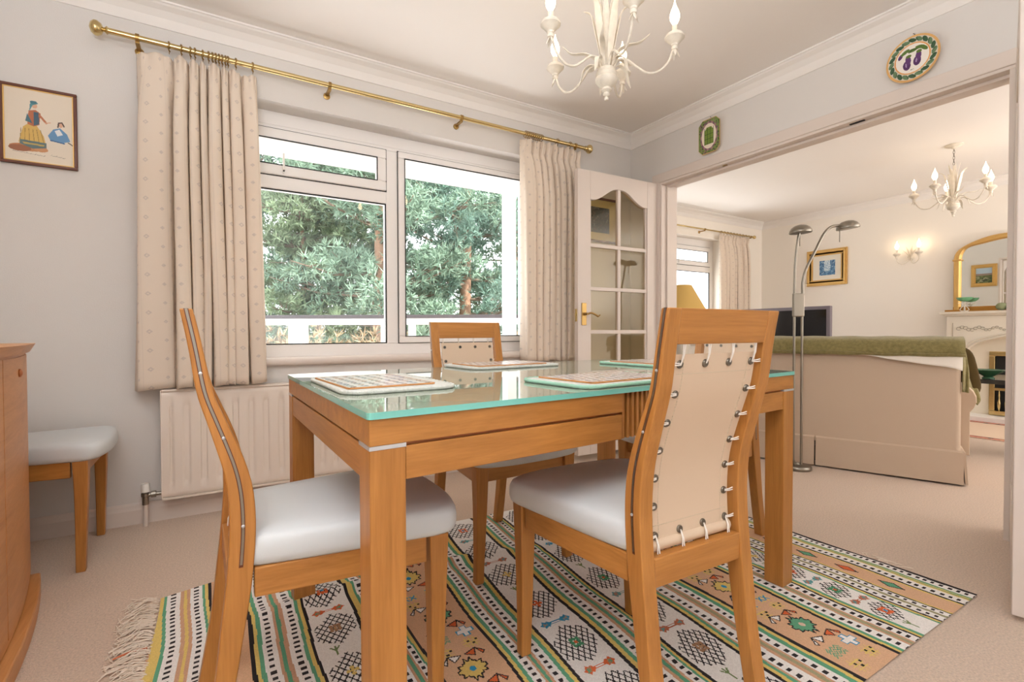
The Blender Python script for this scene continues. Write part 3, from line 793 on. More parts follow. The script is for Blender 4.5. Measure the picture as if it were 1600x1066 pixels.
    o = fr.build('fringe', M['fringe'], root); o['kind'] = 'stuff'; o['label'] = 'pale loose wool fringe'
    fo = MB()
    for i in range(16):
        y = .05+1.30*R.random()
        fo.tube(catmull([(0, y, .006), (-.04, y+R.uniform(-.02, .02), .010), (-.075, y+R.uniform(-.04, .04), .004)], 2), [.003]*4+[.002]*3, 4)
    o = fo.build('rust_tassel', M['cushion'] if False else mat('rust_wool', (186, 104, 66), 1.0), root); o['kind'] = 'stuff'
build_kilim()

# ------------------------------------------------------------------ dining table
def build_table():
    O = Vector((.23, .846, 0)); EX = Vector((1.490, .104, 0)); EY = Vector((-.010, .935, 0))
    lx, ly = EX.length, EY.length
    X = Matrix(((EX.x/lx, EY.x/ly, 0, 0), (EX.y/lx, EY.y/ly, 0, 0), (0, 0, 1, 0), (0, 0, 0, 1)))
    root = thing('dining_table', 'beech dining table with green-edged glass top and slatted middle', 'table', O)
    ZT = .731; s0, s1 = .632, lx-.632; LW = .066
    def part(name, mats, boxes, bevel=.0015):
        mb = MB()
        for b in boxes: mb.box(*b, X=X)
        return mb.build(name, mats, root, bevel=bevel)
    for a, b in ((0, s0), (s1, lx)):
        part('top_frame', M['wood_x'], [(a, b, 0, ly, .684, ZT)])
    part('extension_leaf', M['wood_x'], [(s0+.001, s1-.001, .03, ly-.03, .684, ZT-.002)])
    for a, b in ((LW+.0005, s0), (s1, lx-LW-.0005)):
        for y0 in (.002, ly-.024): part('apron', M['wood_x'], [(a, b, y0, y0+.022, .617, .678)])
    for x0 in (.002, lx-.024): part('apron', M['wood_y'], [(x0, x0+.022, LW+.0005, ly-LW-.0005, .617, .678)])
    # shadow-gap core under the top
    part('sub_frame', M['handle'], [(.012, s0, .012, ly-.012, .676, .685), (s1, lx-.012, .012, ly-.012, .676, .685)], 0)
    for y0, sg in ((.010, 1), (ly-.022, 1)):
        boxes = [(s0, s1, y0+.004, y0+.010, .62, .728)]
        n = 13; w = (s1-s0)/n
        for k in range(n): boxes.append((s0+k*w+.002, s0+k*w+w*.58, y0-.006 if y0 < .1 else y0+.004, y0+.006 if y0 < .1 else y0+.016, .618, .7305))
        part('slatted_panel', M['wood_z'], boxes, 0)
    for x0 in (0, lx-LW):
        for y0 in (0, ly-LW):
            lg = part('leg', M['wood_z'], [(x0, x0+LW, y0, y0+LW, .008, .677)])
            mb = MB().box(x0-.0008, x0+LW+.0008, y0-.0008, y0+LW+.0008, .677, .684, X=X)
            q = mb.build('silver_insert', M['steel'], lg); q['label'] = 'silver metal band at the top of the leg'
    g = MB()
    pl = [X @ Vector((x, y, 0)) for x, y in rrect(lx+.008, ly+.010, .010, 4, lx/2, ly/2)]
    n = len(pl)
    g.add([(p.x, p.y, ZT+.0005) for p in pl]+[(p.x, p.y, ZT+.0125) for p in pl], [tuple(range(n))[::-1]], 1)
    g.f.append(tuple(range(n, 2*n))); g.m.append(0)
    for i in range(n): g.f.append((i, (i+1) % n, n+(i+1) % n, n+i)); g.m.append(1)
    q = g.build('glass_top', [M['table_glass'], M['glass_edge']], root); q['label'] = 'glass sheet with teal green edge'
build_table()

# ------------------------------------------------------------------ dining chairs
PROF = [(0, -.074, .033), (.10, -.055, .034), (.20, -.037, .036), (.30, -.021, .041), (.37, -.010, .044), (.44, -.003, .045), (.50, 0, .045), (.56, -.003, .044), (.61, -.013, .041), (.66, -.030, .037), (.71, -.050, .031), (.765, -.070, .026), (.85, -.086, .022), (.920, -.100, .0205)]
def prof(z):
    zs = [p[0] for p in PROF]; z = min(max(z, 0), .920)
    f = np.interp(z, zs, [p[1] for p in PROF]); t = np.interp(z, zs, [p[2] for p in PROF])
    return float(f), float(t)
# smooth version
_pz = catmull([(p[0], p[1], p[2]) for p in PROF], 5)
def spro(z):
    zs = [p.x for p in _pz]; z = min(max(z, 0), .920)
    return float(np.interp(z, zs, [p.y for p in _pz])), float(np.interp(z, zs, [p.z for p in _pz]))
ZG_R = .008   # legs stand on the kilim
def make_chair(label):
    root = thing('dining_chair', label, 'chair', group='beech dining chairs')
    HW, PW = .172, .036
    for s in (-1, 1):
        a, b = (s*HW, s*(HW-PW)); zs = [.920*i/44 for i in range(45)]
        rings = []
        for z in zs:
            f, t = spro(z)
            rings.append([(a, f-t, z), (b, f-t, z), (b, f, z), (a, f, z)])
        po = MB().strip(rings).build('back_post', M['wood_z'], root, smooth=30, bevel=.0025)
        # silver inlay strip let into the outer side
        rings = []; xx = s*(HW+.0006)
        for i in range(40):
            z = .425+(.9205-.425)*i/39; f, t = spro(z); c = f-t*(.50 if z < .8 else .5)
            rings.append([(xx-s*.003, c-.0022, z), (xx, c-.0022, z), (xx, c+.0022, z), (xx-s*.003, c+.0022, z)])
        q = MB().strip(rings).build('inlay_strip', M['nickel'], po); q['label'] = 'thin silver inlay line'
        rings = []
        for i in range(40):
            z = .420+(.9203-.420)*i/39; f, t = spro(z); c = f-t*.5; xx2 = s*(HW+.0002)
            rings.append([(xx2-s*.003, c-.0038, z), (xx2, c-.0038, z), (xx2, c+.0038, z), (xx2-s*.003, c+.0038, z)])
        q = MB().strip(rings).build('inlay_groove', M['mahogany'], po)
        for z in (.50, .675, .80):
            f, t = spro(z); MB().lathe([(.0032, 0), (.0032, .002), (.001, .003)], (s*HW, f-t*.5, z), 8, axis='x', X=Matrix.Diagonal((s, 1, 1))).build('screw_cap', M['steel'], po)
    rings = []
    for x in (-HW+PW-.0005, HW-PW+.0005):
        r = []
        for z in (.850, .885, .920): f, t = spro(z); r.append((x, f-t+.001, z))
        for z in (.920, .885, .850): f, t = spro(z); r.append((x, f-.001, z))
        rings.append(r)
    MB().strip(rings).build('top_rail', M['wood_x'], root, bevel=.002)
    f, t = spro(.38); MB().box(-HW+PW-.0005, HW-PW+.0005, f-t+.003, f-t+.028, .348, .410).build('rear_rail', M['wood_x'], root, bevel=.003)
    # front legs: slight curve, tapering
    FW, FY = .217, .372
    for s in (-1, 1):
        rings = []
        for i in range(15):
            z = .412*i/14; u = z/.412
            w = .030+.018*u**1.4; off = .010*math.sin(PI*u)*1.0
            xo = s*(FW-.006+.004*u-off*.3); yo = FY+.012+.006*u+.008*math.cos(PI*u)*-.4
            rings.append([(xo, yo, z), (xo-s*w, yo, z), (xo-s*w, yo-w*.95, z), (xo, yo-w*.95, z)])
        MB().strip(rings).build('front_leg', M['wood_z'], root, smooth=30, bevel=.003)
    # aprons
    for s in (-1, 1):
        y0, y1 = -.004, FY-.030
        xa0, xa1 = s*(HW-.004), s*(FW-.010)
        MB().prism([(xa0, y0), (xa1, y1), (xa1-s*.022, y1), (xa0-s*.022, y0)], .352, .412, 'z').build('side_rail', M['wood_y'], root, bevel=.003)
    MB().box(-FW+.048, FW-.048, FY-.018, FY+.006, .352, .412).build('front_rail', M['wood_x'], root, bevel=.003)
    # seat cushion: plan outline with bowed front, domed top
    half = [(.158, -.018), (.170, .002), (.188, .10), (.208, .24), (.224, .345), (.226, .385), (.214, .410), (.180, .428), (.120, .440), (.055, .445)]
    out = [Vector((x, y, 0)) for x, y in half]+[Vector((-x, y, 0)) for x, y in half[::-1]]
    out = [Vector(p) for p in catmull([tuple(p) for p in out], 3)]
    cen = Vector((0, .21, 0)); rings = []
    for sc_, z in ((.955, .412), (.988, .418), (1.0, .430), (1.0, .446), (.992, .459), (.972, .469), (.93, .475), (.7, .480), (.4, .482), (.1, .482)):
        rings.append([tuple(cen+(p-cen)*sc_+Vector((0, 0, z))) for p in out])
    MB().strip(rings).build('seat', M['leather'], root, smooth=60)
    # laced leather back
    XP = HW-PW-.010; ztop, zbot = .830, .425
    rings = []; n = 30
    for i in range(n+1):
        z = zbot+(ztop-zbot)*i/n; f, t = spro(z); y = f-t*.52
        w = XP-.004*math.sin(PI*i/n)*0
        rings.append([(-w, y, z), (w, y, z), (w, y+.004, z), (-w, y+.004, z)])
    pn = MB().strip(rings).build('back_panel', M['leather_b'], root, smooth=40)
    f, t = spro(.42)
    MB().lathe([(.001, -XP-.004), (.014, -XP), (.014, XP), (.001, XP+.004)], (0, f-t*.45+.004, .424), 12, axis='x').build('back_roll', M['leather_b'], root, smooth=50)
    st = MB()
    for i in range(60):
        z = zbot+.012+(ztop-zbot-.024)*i/59; f, t = spro(z); y = f-t*.52-.0004
        for s in (-1, 1): st.box(s*(XP-.026)-.0007, s*(XP-.026)+.0007, y-.0004, y+.001, z-.002, z+.002)
    for i in range(44):
        x = -XP+.01+(2*XP-.02)*i/43
        for z in (zbot+.040, ztop-.040): f, t = spro(z); y = f-t*.52-.0004; st.box(x-.002, x+.002, y-.0004, y+.001, z-.0007, z+.0007)
    st.build('stitching', M['stitch'], pn)
    ey = []
    ex = XP-.014
    for i in range(7):
        z = zbot+.020+(ztop-zbot-.040)*i/6
        ey += [(-ex, z, 's'), (ex, z, 's')]
    for i in (1, 2): ey += [(-ex+2*ex*i/3, ztop-.020, 't'), (-ex+2*ex*i/3, zbot+.020, 'b')]
    for k, (x, z, kd) in enumerate(ey):
        f, t = spro(z); y = f-t*.52
        d1_, d2_ = spro(z+.01)[0]-spro(z-.01)[0], .02
        tilt = Matrix.Rotation(math.atan2(d1_, d2_)*-1.0, 4, 'X')
        e = MB().lathe([(.0034, -.0035), (.0074, -.0035), (.0086, -.002), (.0086, .0005), (.0034, .0005)], (0, 0, 0), 14, axis='y', X=tilt)
        e.lathe([(.0028, .0040), (.0068, .0040), (.0068, .0062), (.0028, .0062)], (0, 0, 0), 14, axis='y', X=tilt)
        q = e.build('eyelet', M['gunmetal'], pn, smooth=50, loc=(x, y, z))
        q2 = MB().lathe([(.0005, -.0024), (.0034, -.0024), (.0034, .0062), (.0005, .0062)], (0, 0, 0), 10, axis='y', X=tilt).build('eyelet_hole', M['black'], q)
        targets = []
        if kd == 's': targets.append((math.copysign(HW-PW+.001, x), None))
        if kd == 't' or (kd == 's' and abs(z-(ztop-.020)) < 1e-6): targets.append((None, .851))
        if kd == 'b' or (kd == 's' and abs(z-(zbot+.020)) < 1e-6): targets.append((None, .411))
        lc = MB()
        for tx, tz in targets:
            if tx is not None:
                for o_ in (-.001, .0015): lc.tube([(x, y-.004, z+o_), (x+(tx-x)*.5, y-.0065, z+o_*1.5), (tx, y-.007, z+o_*2+.001)], .0014, 6)
            else:
                f2, t2 = spro(tz); y2 = (f2-t2*.62-.004) if tz > .6 else (f2-t2+.012)
                for o_ in (-.0015, .0015): lc.tube([(x, y-.004, z), (x+o_, (y+y2)/2-.005, (z+tz)/2), (x+o_*2, y2, tz)], .0014, 6)
        lc.build('lace', M['cord'], pn)
    return root
ch_c = make_chair('beech chair nearest the camera, its laced cream back facing the viewer')
ch_c.location = (.906, .750, .006); ch_c.rotation_euler.z = math.radians(-1.5)
def chair_at(x, y, rz, label, z=.006):
    c = copy_tree(ch_c); c['label'] = label; c.location = (x, y, z); c.rotation_euler = (0, 0, rz); return c
chair_at(.070, 1.257, math.radians(-89.2), 'beech chair seen side-on at the left end of the table')
chair_at(.978, 1.892, math.radians(181), 'beech chair on the window side of the table, facing the viewer')
chair_at(1.925, 1.405, math.radians(91), 'beech chair mostly hidden behind the near chair, at far right end of table')
chair_at(-.785, 2.582, math.radians(-90), 'beech chair against the wall beside the sideboard, its back out of view', z=0)

# ------------------------------------------------------------------ place mats
def mats_at(x, y, rz, edge, lab_mat, lab_print, w=.325, d=.215, off=(0, 0), rz2=0):
    z = .7437
    r1 = thing('crochet_mat', lab_mat, 'mat', (x+off[0], y+off[1], z), rz, group='crocheted table mats')
    mb = MB(); R = random.Random(int(x*1000)); pl = rrect(w+.085, d+.055, .045, 8)
    rings = []
    for sc_, zz in ((.985, 0), (1.0, .003), (.992, .0075), (.96, .0085), (.5, .0085), (.02, .0085)):
        rings.append([(p[0]*sc_, p[1]*sc_, zz) for p in pl])
    mb.strip(rings).build('mat_body', M['crochet'], r1, smooth=60)
    ed = MB(); N = 120
    per = [Vector((p[0], p[1], 0)) for p in pl]+[Vector((pl[0][0], pl[0][1], 0))]
    cum = [0]
    for a, b in zip(per[:-1], per[1:]): cum.append(cum[-1]+(b-a).length)
    rp = []
    for i in range(N):
        sd = cum[-1]*i/N; k = max(j for j in range(len(cum)) if cum[j] <= sd); k = min(k, len(per)-2)
        rp.append(per[k].lerp(per[k+1], (sd-cum[k])/max(1e-6, cum[k+1]-cum[k])))
    loop = [(p.x*(1.0+.006*(i % 2)), p.y*(1.0+.008*(i % 2)), .0052+.0008*(i % 2)) for i, p in enumerate(rp)]
    ed.tube(loop+[loop[0]], .0048, 6)
    q = ed.build('scalloped_border', M[edge], r1, smooth=60)
    if edge == 'mint': q['label'] = 'mint green crocheted border'
    r2 = thing('placemat', lab_print, 'placemat', (x, y, z+.0092), rz+rz2, group='printed placemats')
    MB().prism(rrect(w, d, .008, 4), 0, .0035).build('cork_base', M['cork'], r2)
    c = Canvas(w, d, .0018, (236, 230, 224))
    R = random.Random(12)
    pal = [(84, 104, 150), (150, 74, 54), (112, 126, 168), (190, 112, 72), (96, 84, 124), (196, 160, 130), (112, 142, 128)]
    for i in range(11):
        for j in range(7):
            cx = (i+.5+(j % 2)*.5)*w/11.5; cy = (j+.5)*d/7
            c.ell(cx, cy, .0115, .0075, R.choice(pal), .5 if (i+j) % 2 else -.5); c.ell(cx+.004, cy, .004, .002, (214, 206, 200), .5 if (i+j) % 2 else -.5)
    c.rect(0, w, 0, .004, (206, 150, 98)); c.rect(0, w, d-.004, d, (206, 150, 98)); c.rect(0, .004, 0, d, (206, 150, 98)); c.rect(w-.004, w, 0, d, (206, 150, 98))
    q = c.build('printed_top', M['paint_gloss'], r2); q.location = (0, 0, .0037)
mats_at(.362, 1.305, math.radians(91), 'crochet', 'white crochet mat at the left end of the table', 'patterned placemat at the left end of the table', off=(.018, .0), rz2=math.radians(2))
mats_at(1.005, 1.745, math.radians(4), 'crochet', 'white crochet mat on the window side of the table', 'patterned placemat before the window-side chair', off=(.008, -.006))
mats_at(.955, 1.055, math.radians(5), 'mint', 'mint-edged crochet mat beside the near chair', 'patterned placemat on the near side of the table', off=(-.004, -.004))
mats_at(1.592, 1.455, math.radians(92), 'mint', 'mint-edged crochet mat at the far right end of the table', 'patterned placemat at the far right end of the table', off=(-.008, 0))

# ------------------------------------------------------------------ sideboard
def build_sideboard():
    root = thing('sideboard', 'bow-fronted beech sideboard at the left edge', 'sideboard', (0, 0, 0))
    ya, yb = .75, 2.305; ym = (ya+yb)/2
    def bow(y, xe, d): return xe+d*(1-((y-ym)/((yb-ya)/2))**2)
    def plan(e, xe, d, n=24): # outline: back, then bowed front
        return [(XL+.012, ya-e), ]+[(bow(y, xe, d), y) for y in [ya-e+(yb-ya+2*e)*i/n for i in range(n+1)]]+[(XL+.012, yb+e)]
    MB().prism(plan(0, -.540, .085), .055, .822).build('cabinet_body', M['wood_shelf'], root, smooth=25)
    MB().prism(plan(.004, -.512, .085), 0, .052).build('plinth', M['wood_shelf'], root, smooth=25, bevel=.004)
    tp = MB()
    lo, hi = plan(.012, -.528, .09), plan(.024, -.514, .09)
    tp.strip([[(p[0], p[1], .8225) for p in lo], [(p[0], p[1], .8485) for p in hi]])
    tp.build('worktop', M['wood_shelf'], root, smooth=25)
    # doors: thin bowed fronts with shadow gaps
    for k in range(3):
        a = ya+.012+k*(yb-ya-.024)/3+.003; b = ya+.012+(k+1)*(yb-ya-.024)/3-.003
        ys = [a+(b-a)*i/10 for i in range(11)]
        poly = [(bow(y, -.540, .085)-.010, y) for y in ys]+[(bow(y, -.540, .085)+.003, y) for y in ys[::-1]]
        dr = MB().prism(poly, .075, .812).build('door', M['wood_shelf'], root, smooth=25)
        yk = b-.17 if k == 2 else (a+b)/2
        xk = bow(yk, -.540, .085)+.003
        MB().lathe([(.006, 0), (.006, .010), (.012, .016), (.012, .022), (.004, .026)], (xk, yk if k < 2 else 2.0, .765), 12, axis='x').build('knob', M['handle'], dr, smooth=50)
build_sideboard()

# ------------------------------------------------------------------ radiator
def build_radiator():
    x0, x1, z0, z1, y = -.196, 1.40, .125, .612, YW-.095
    root = thing('radiator', 'cream panel radiator under the dining window', 'radiator', (0, 0, 0))
    pit = .0335*2; nx = int((x1-x0)/pit)*12; mb = MB(); vs = []; fs = []
    zs = [z0, z0+.006, z0+.020, z0+.040, z0+.058, z0+.075, z1-.075, z1-.058, z1-.040, z1-.022, z1-.008, z1]
    for j, z in enumerate(zs):
        for i in range(nx+1):
            x = x0+(x1-x0)*i/nx; u = ((x-x0-.03)/pit) % 1
            e = min(1, max(0, min(z-z0-.04, z1-.04-z)/.03)); inx = 1 if x0+.03 < x < x1-.03 else 0
            g = min(1, max(0, (abs(u-.5)-.30)/.06))
            d = .013*e*inx*g
            edge = .006 if j in (0, len(zs)-1) else 0
            vs.append((x, y+d+edge, z))
    n = nx+1
    for j in range(len(zs)-1):
        for i in range(nx): fs.append((j*n+i, j*n+i+1, (j+1)*n+i+1, (j+1)*n+i))
    mb.add(vs, fs); mb.build('front_panel', M['rad'], root, smooth=60)
    MB().box(x0, x1, y+.011, y+.060, z0, z1).build('radiator_body', M['rad'], root, bevel=.004)
    MB().box(x0-.001, x1+.001, y-.003, y+.062, z1, z1+.012).build('top_grille', M['rad'], root, bevel=.004)
    for xx in (x0-.004, x1): MB().box(xx, xx+.004, y-.003, y+.062, z0-.004, z1+.008).build('end_panel', M['rad'], root, bevel=.001)
    MB().box(x0, x1, y-.004, y+.030, z0-.010, z0-.001).build('bottom_edge', M['brass_dark'] if False else M['rad'], root)
    for xx in (x0+.2, x1-.2): MB().box(xx, xx+.03, y+.06, YW-.001, z0+.05, z1-.05).build('wall_bracket', M['rad'], root)
    px = -.262; py = y+.03
    MB().tube([(px, py, .0), (px, py, .075), (px, py, .13)], .0095, 12).build('pipe', M['trim'], root, smooth=50)
    v = MB().lathe([(.013, .10), (.013, .135), (.016, .138), (.016, .152), (.011, .156)], (px, py, 0), 14)
    v.lathe([(.010, .0), (.010, .02), (.015, .022), (.015, .040), (.009, .042), (.009, .066)], (px, py, .143), 14, axis='x')
    vo = v.build('valve', M['nickel'], root, smooth=40)
    MB().lathe([(.012, .156), (.0175, .158), (.0175, .190), (.014, .196)], (px, py, 0), 14).build('valve_cap', M['white_plastic'], vo, smooth=40)
build_radiator()

# ------------------------------------------------------------------ curtains and pole
def build_curtain(label, xs_top, xs_bot, ztop, zbot, yc, wts, amps, seed, amp=.040, slope=0.0, group=None):
    nf = len(wts); tot = sum(wts); cum = [0]
    for w in wts: cum.append(cum[-1]+w/tot)
    R = random.Random(seed); ph = [R.uniform(0, 6) for _ in range(nf)]
    per = 26; NU, NV = nf*per, 56; vs = []; uv = []
    for j in range(NV+1):
        v = j/NV; v = v**1.35; z = ztop+(zbot-ztop)*v
        head = max(0.0, 1-v/.055)          # stiffened heading tape
        pinch = math.exp(-((v-.06)/.03)**2)  # hooks gather the cloth here
        xa = xs_top[0]+(xs_bot[0]-xs_top[0])*v; xb = xs_top[1]+(xs_bot[1]-xs_top[1])*v
        for i in range(NU+1):
            k = min(nf-1, i//per); t = (i-k*per)/per; u = cum[k]+(cum[k+1]-cum[k])*t
            wd = cum[k+1]-cum[k]
            rnd = max(0.0, math.sin(PI*t))**(.42+.25*(1-v))          # rounded front, knife-sharp valley
            grow = .55+.45*min(1, v/.25)
            dd = rnd*amp*amps[k]*grow*(1-.35*pinch)
            dd += head*.009*math.sin(2*PI*3*t+ph[k])                   # small gathers in the heading
            dd += (1-head)*.010*math.sin(2*PI*t+ph[k]+2.2*v)*min(1, v*6)*min(1, wd*nf)   # soft secondary swell
            lean = (.34*math.sin(2*PI*t+.4*math.sin(ph[k]+3*v))-.12*math.sin(4*PI*t))*wd*(.35+.65*min(1, v/.2))
            x = xa+(xb-xa)*(u-lean*.55)+.008*math.sin(4.2*v+ph[k])*v*min(1, 3*u, 3*(1-u))
            zz = z+slope*(u-.5)*v+.007*math.sin(2*PI*t+ph[k])*(head+.6*v)
            vs.append((x, yc+.5*amp-dd, zz)); uv.append((u*nf*.155, z))
    fs = []; n = NU+1
    for j in range(NV):
        for i in range(NU): fs.append((j*n+i, (j+1)*n+i, (j+1)*n+i+1, j*n+i+1))
    me = bpy.data.meshes.new('curtain'); me.from_pydata(vs, [], fs); me.materials.append(M['curtain'])
    ul = me.uv_layers.new(name='UVMap')
    li = np.empty(len(me.loops), np.int32); me.loops.foreach_get('vertex_index', li)
    ul.data.foreach_set('uv', np.array(uv, np.float32)[li].ravel())
    me.polygons.foreach_set('use_smooth', [True]*len(me.polygons)); me.update()
    o = bpy.data.objects.new('curtain', me); COL.objects.link(o)
    md = o.modifiers.new('thickness', 'SOLIDIFY'); md.thickness = .003; md.offset = 0
    return tag(o, label, 'curtain', group)
YP = YW-.085
build_curtain('cream curtain with small dots hanging left of the dining window', (-.272, .212), (-.290, .240), 2.150, .630, YP-.012, [2.3, 1.0, .75, .5, .95, .55, .9, 1.15], [.55, .95, .8, .9, 1.05, .85, .95, .75], 5, .095, .012)
build_curtain('cream curtain hanging right of the dining window beside the glazed door', (1.775, 2.275), (1.775, 2.265), 2.165, .690, YP-.012, [1.2, .8, .6, .9, .55, .8, .65, .9, .6], [.9, .8, 1.0, .85, .95, .8, 1.0, .9, .7], 9, .095, -.01)
build_curtain('pale curtain at the right of the lounge window', (5.60, 6.22), (5.60, 6.22), 2.135, .62, YLB-.10, [.9, .7, 1.1, .6, .8, .7, 1.0, .6], [.9, .8, 1.0, .85, .95, .8, 1.0, .9], 3, .06, 0)

def build_pole(label, x0, x1, y, z, r, yw, rings, brs):
    root = thing('curtain_pole', label, 'curtain pole', (0, 0, 0))
    MB().tube([(x0+.03, y, z), (x1-.03, y, z)], r, 14).build('rod', M['brass'], root, smooth=50)
    for s, xx in ((-1, x0+.03), (1, x1-.03)):
        MB().lathe([(r*1.2, 0), (r*1.4, .004), (r*.8, .010), (r*.7, .016), (r*1.8, .022), (r*2.5, .036), (r*2.5, .046), (r*1.7, .058), (r*.2, .064)], (xx, y, z), 18, axis='x', X=Matrix.Diagonal((s, 1, 1))).build('finial', M['brass'], root, smooth=60)
    for xx in brs:
        b = MB().box(xx-.008, xx+.008, y, yw+.001, z-r-.012, z-r-.002).lathe([(.018, 0), (.018, .006), (.008, .010)], (xx, yw+.0005, z-r-.012), 12, axis='y', X=Matrix.Diagonal((1, -1, 1)))
        b.lathe([(r+.001, -.007), (r+.0045, -.007), (r+.0045, .007), (r+.001, .007)], (xx, y, z), 16, axis='x')
        b.build('bracket', M['brass_dark'], root, smooth=40)
    for xx in rings:
        mb = MB(); n = 18
        pts = [(xx+.003*math.sin(i), y+(r+.008)*math.cos(2*PI*i/n), z-.004+(r+.008)*math.sin(2*PI*i/n)) for i in range(n+1)]
        mb.tube(pts, .0024, 6); mb.tube([(xx, y, z-.012-r), (xx, y, z-.026-r)], .0016, 5)
        mb.build('curtain_ring', M['brass_dark'], root, smooth=60)
def px_x(px): # along the pole
    t = (px-800)/772.25; a = math.atan(t)+YAW; return YP*math.tan(a)
build_pole('brass curtain pole with rings above the dining window', -.395, 2.335, YP, 2.199, .0125, YW,
           [px_x(p) for p in (271, 290, 304, 311, 323, 332, 338, 343, 348, 353, 358, 362, 374, 400)]+[1.80+.016*i for i in range(9)]+[2.06, 2.17],
           [px_x(p) for p in (222, 519, 723)]+[2.22])
build_pole('slim brass curtain pole above the lounge window', 3.5, 6.32, YLB-.09, 2.165, .009, YLB, [5.62+.065*i for i in range(10)], [3.7, 5.3, 6.26])

# ------------------------------------------------------------------ pictures and plates
def frame_box(mb, w, h, fw, d, mi=0, inner=0.0):
    """mitred frame profile in local xz, front at -y"""
    for (a, b, c_, e) in ((-w/2, w/2, -h/2, -h/2+fw), (-w/2, w/2, h/2-fw, h/2), (-w/2, -w/2+fw, -h/2+fw, h/2-fw), (w/2-fw, w/2, -h/2+fw, h/2-fw)):
        mb.box(a, b, -d, 0, c_, e, mi)
    return mb
def hang(canvas, name, m, root, dy):
    q = canvas.build(name, m, root); q.rotation_euler = (PI/2, 0, 0); q.location = (0, dy, 0); return q
# lady print
pr = thing('framed_print', 'mahogany framed costume print of two ladies hanging left of the dining curtain', 'picture', (-.609, YW, 1.757))
w, h = .246, .330
frame_box(MB(), w, h, .012, .016).build('frame', M['mahogany'], pr, bevel=.003)
frame_box(MB(), w-.024, h-.024, .004, .011).build('gold_slip', M['gilt'], pr)
c = Canvas(w-.026, h-.026, .0013, (226, 214, 196)); W_, H_ = c.w, c.h
def P(u, v): return (u*W_, (1-v)*H_)
def E(u, v, ru, rv, col, a=0): p = P(u, v); c.ell(p[0], p[1], ru*W_, rv*H_, col, a)
E(.34, .80, .27, .050, (188, 128, 84)); E(.22, .82, .16, .045, (150, 96, 66)); E(.52, .81, .10, .035, (196, 140, 96))
c.poly([P(.20, .74), P(.27, .52), P(.36, .46), P(.46, .48), P(.56, .62), P(.60, .76), P(.42, .80)], (206, 170, 92))
for k in range(6): c.line(P(.24+.055*k, .54), P(.22+.07*k, .76), .0022, (150, 122, 66))
c.poly([P(.22, .70), P(.60, .71), P(.60, .78), P(.40, .81), P(.22, .76)], (96, 116, 116)); c.poly([P(.25, .73), P(.57, .74), P(.56, .76), P(.28, .755)], (186, 160, 90))
c.poly([P(.33, .48), P(.35, .29), P(.45, .27), P(.52, .31), P(.50, .47), P(.42, .50)], (176, 104, 70))
c.poly([P(.42, .49), P(.42, .30), P(.49, .30), P(.50, .46)], (66, 92, 110))
c.poly([P(.33, .33), P(.30, .44), P(.40, .46), P(.38, .42)], (70, 110, 122)); c.line(P(.51, .34), P(.60, .43), .008, (186, 116, 80)); c.line(P(.59, .43), P(.66, .415), .004, (216, 170, 140))
E(.435, .215, .040, .035, (214, 168, 138)); c.poly([P(.37, .20), P(.40, .155), P(.46, .15), P(.49, .18), P(.41, .21), P(.36, .30)], (88, 142, 150)); E(.42, .17, .05, .022, (70, 120, 132))
c.poly([P(.62, .60), P(.70, .50), P(.80, .47), P(.90, .54), P(.95, .64), P(.82, .68), P(.66, .67)], (98, 142, 182)); c.poly([P(.72, .52), P(.79, .49), P(.84, .56), P(.76, .59)], (226, 226, 226))
E(.81, .43, .034, .032, (212, 166, 138)); c.pline([P(.77, .46), P(.78, .40), P(.83, .39), P(.86, .44)], .005, (84, 66, 56)); c.line(P(.92, .66), P(1.0, .70), .004, (60, 60, 60)); c.line(P(.66, .66), P(.86, .68), .005, (62, 96, 140))
for a in range(22):
    u = .12+.021*a; c.line(P(u, .872+.0012*a), P(u+.013, .868+.0012*a+.006*((a*7) % 3-1)), .0014, (120, 112, 100))
for a in range(9):
    u = .66+.024*a; c.line(P(u, .875+.002*a), P(u+.016, .868+.002*a+.007*((a*5) % 3-1)), .0014, (120, 112, 100))
hang(c, 'print', M['paint'], pr, -.008)
# picture behind the door
pb = thing('framed_picture', 'dark picture in thin brown frame seen through the open glazed door', 'picture', (2.475, YW, 1.725))
frame_box(MB(), .43, .335, .016, .014).build('frame', M['mahogany'], pb)
MB().box(-.205, .205, -.006, 0, -.158, .158).build('mount', mat('straw_mount', (214, 202, 150), .9), pb)
c = Canvas(.27, .19, .002, (58, 70, 76)); R = random.Random(3)
for k in range(260): c.ell(R.random()*.27, R.random()*.19, R.uniform(.002, .008), R.uniform(.002, .006), R.choice([(48, 60, 68), (74, 88, 90), (96, 100, 96), (64, 76, 70), (110, 84, 84), (40, 46, 54), (130, 140, 140)]))
hang(c, 'print', M['paint'], pb, -.0075)
# wall plates on the dividing wall (face towards -X)
def plate_root(label, y, z): return thing('wall_plate', label, 'plate', (XW, y, z), -PI/2)
pl = plate_root('octagonal green garden-pattern wall plate near the corner', 2.120, 2.172)
oct_ = lambda s, w=.082, h=.113, k=.032: [(-w*s+k*s, -h*s), (w*s-k*s, -h*s), (w*s, -h*s+k*s), (w*s, h*s-k*s), (w*s-k*s, h*s), (-w*s+k*s, h*s), (-w*s, h*s-k*s), (-w*s, -h*s+k*s)]
mb = MB(); mb.strip([[(p[0], -d, p[1]) for p in oct_(s)] for s, d in ((.80, .004), (.97, .016), (1.0, .020), (.985, .022), (.72, .010), (.70, .010))], caps=True)
mb.build('plate_body', mat('plate_glaze', (222, 188, 132), .25), pl)
c = Canvas(.166, .228, .0016, (120, 138, 76)); R = random.Random(8)
for k in range(300): c.ell(R.random()*.166, R.random()*.228, .004, .005, R.choice([(86, 112, 60), (58, 80, 44), (150, 120, 110), (112, 72, 96), (132, 150, 84)]))
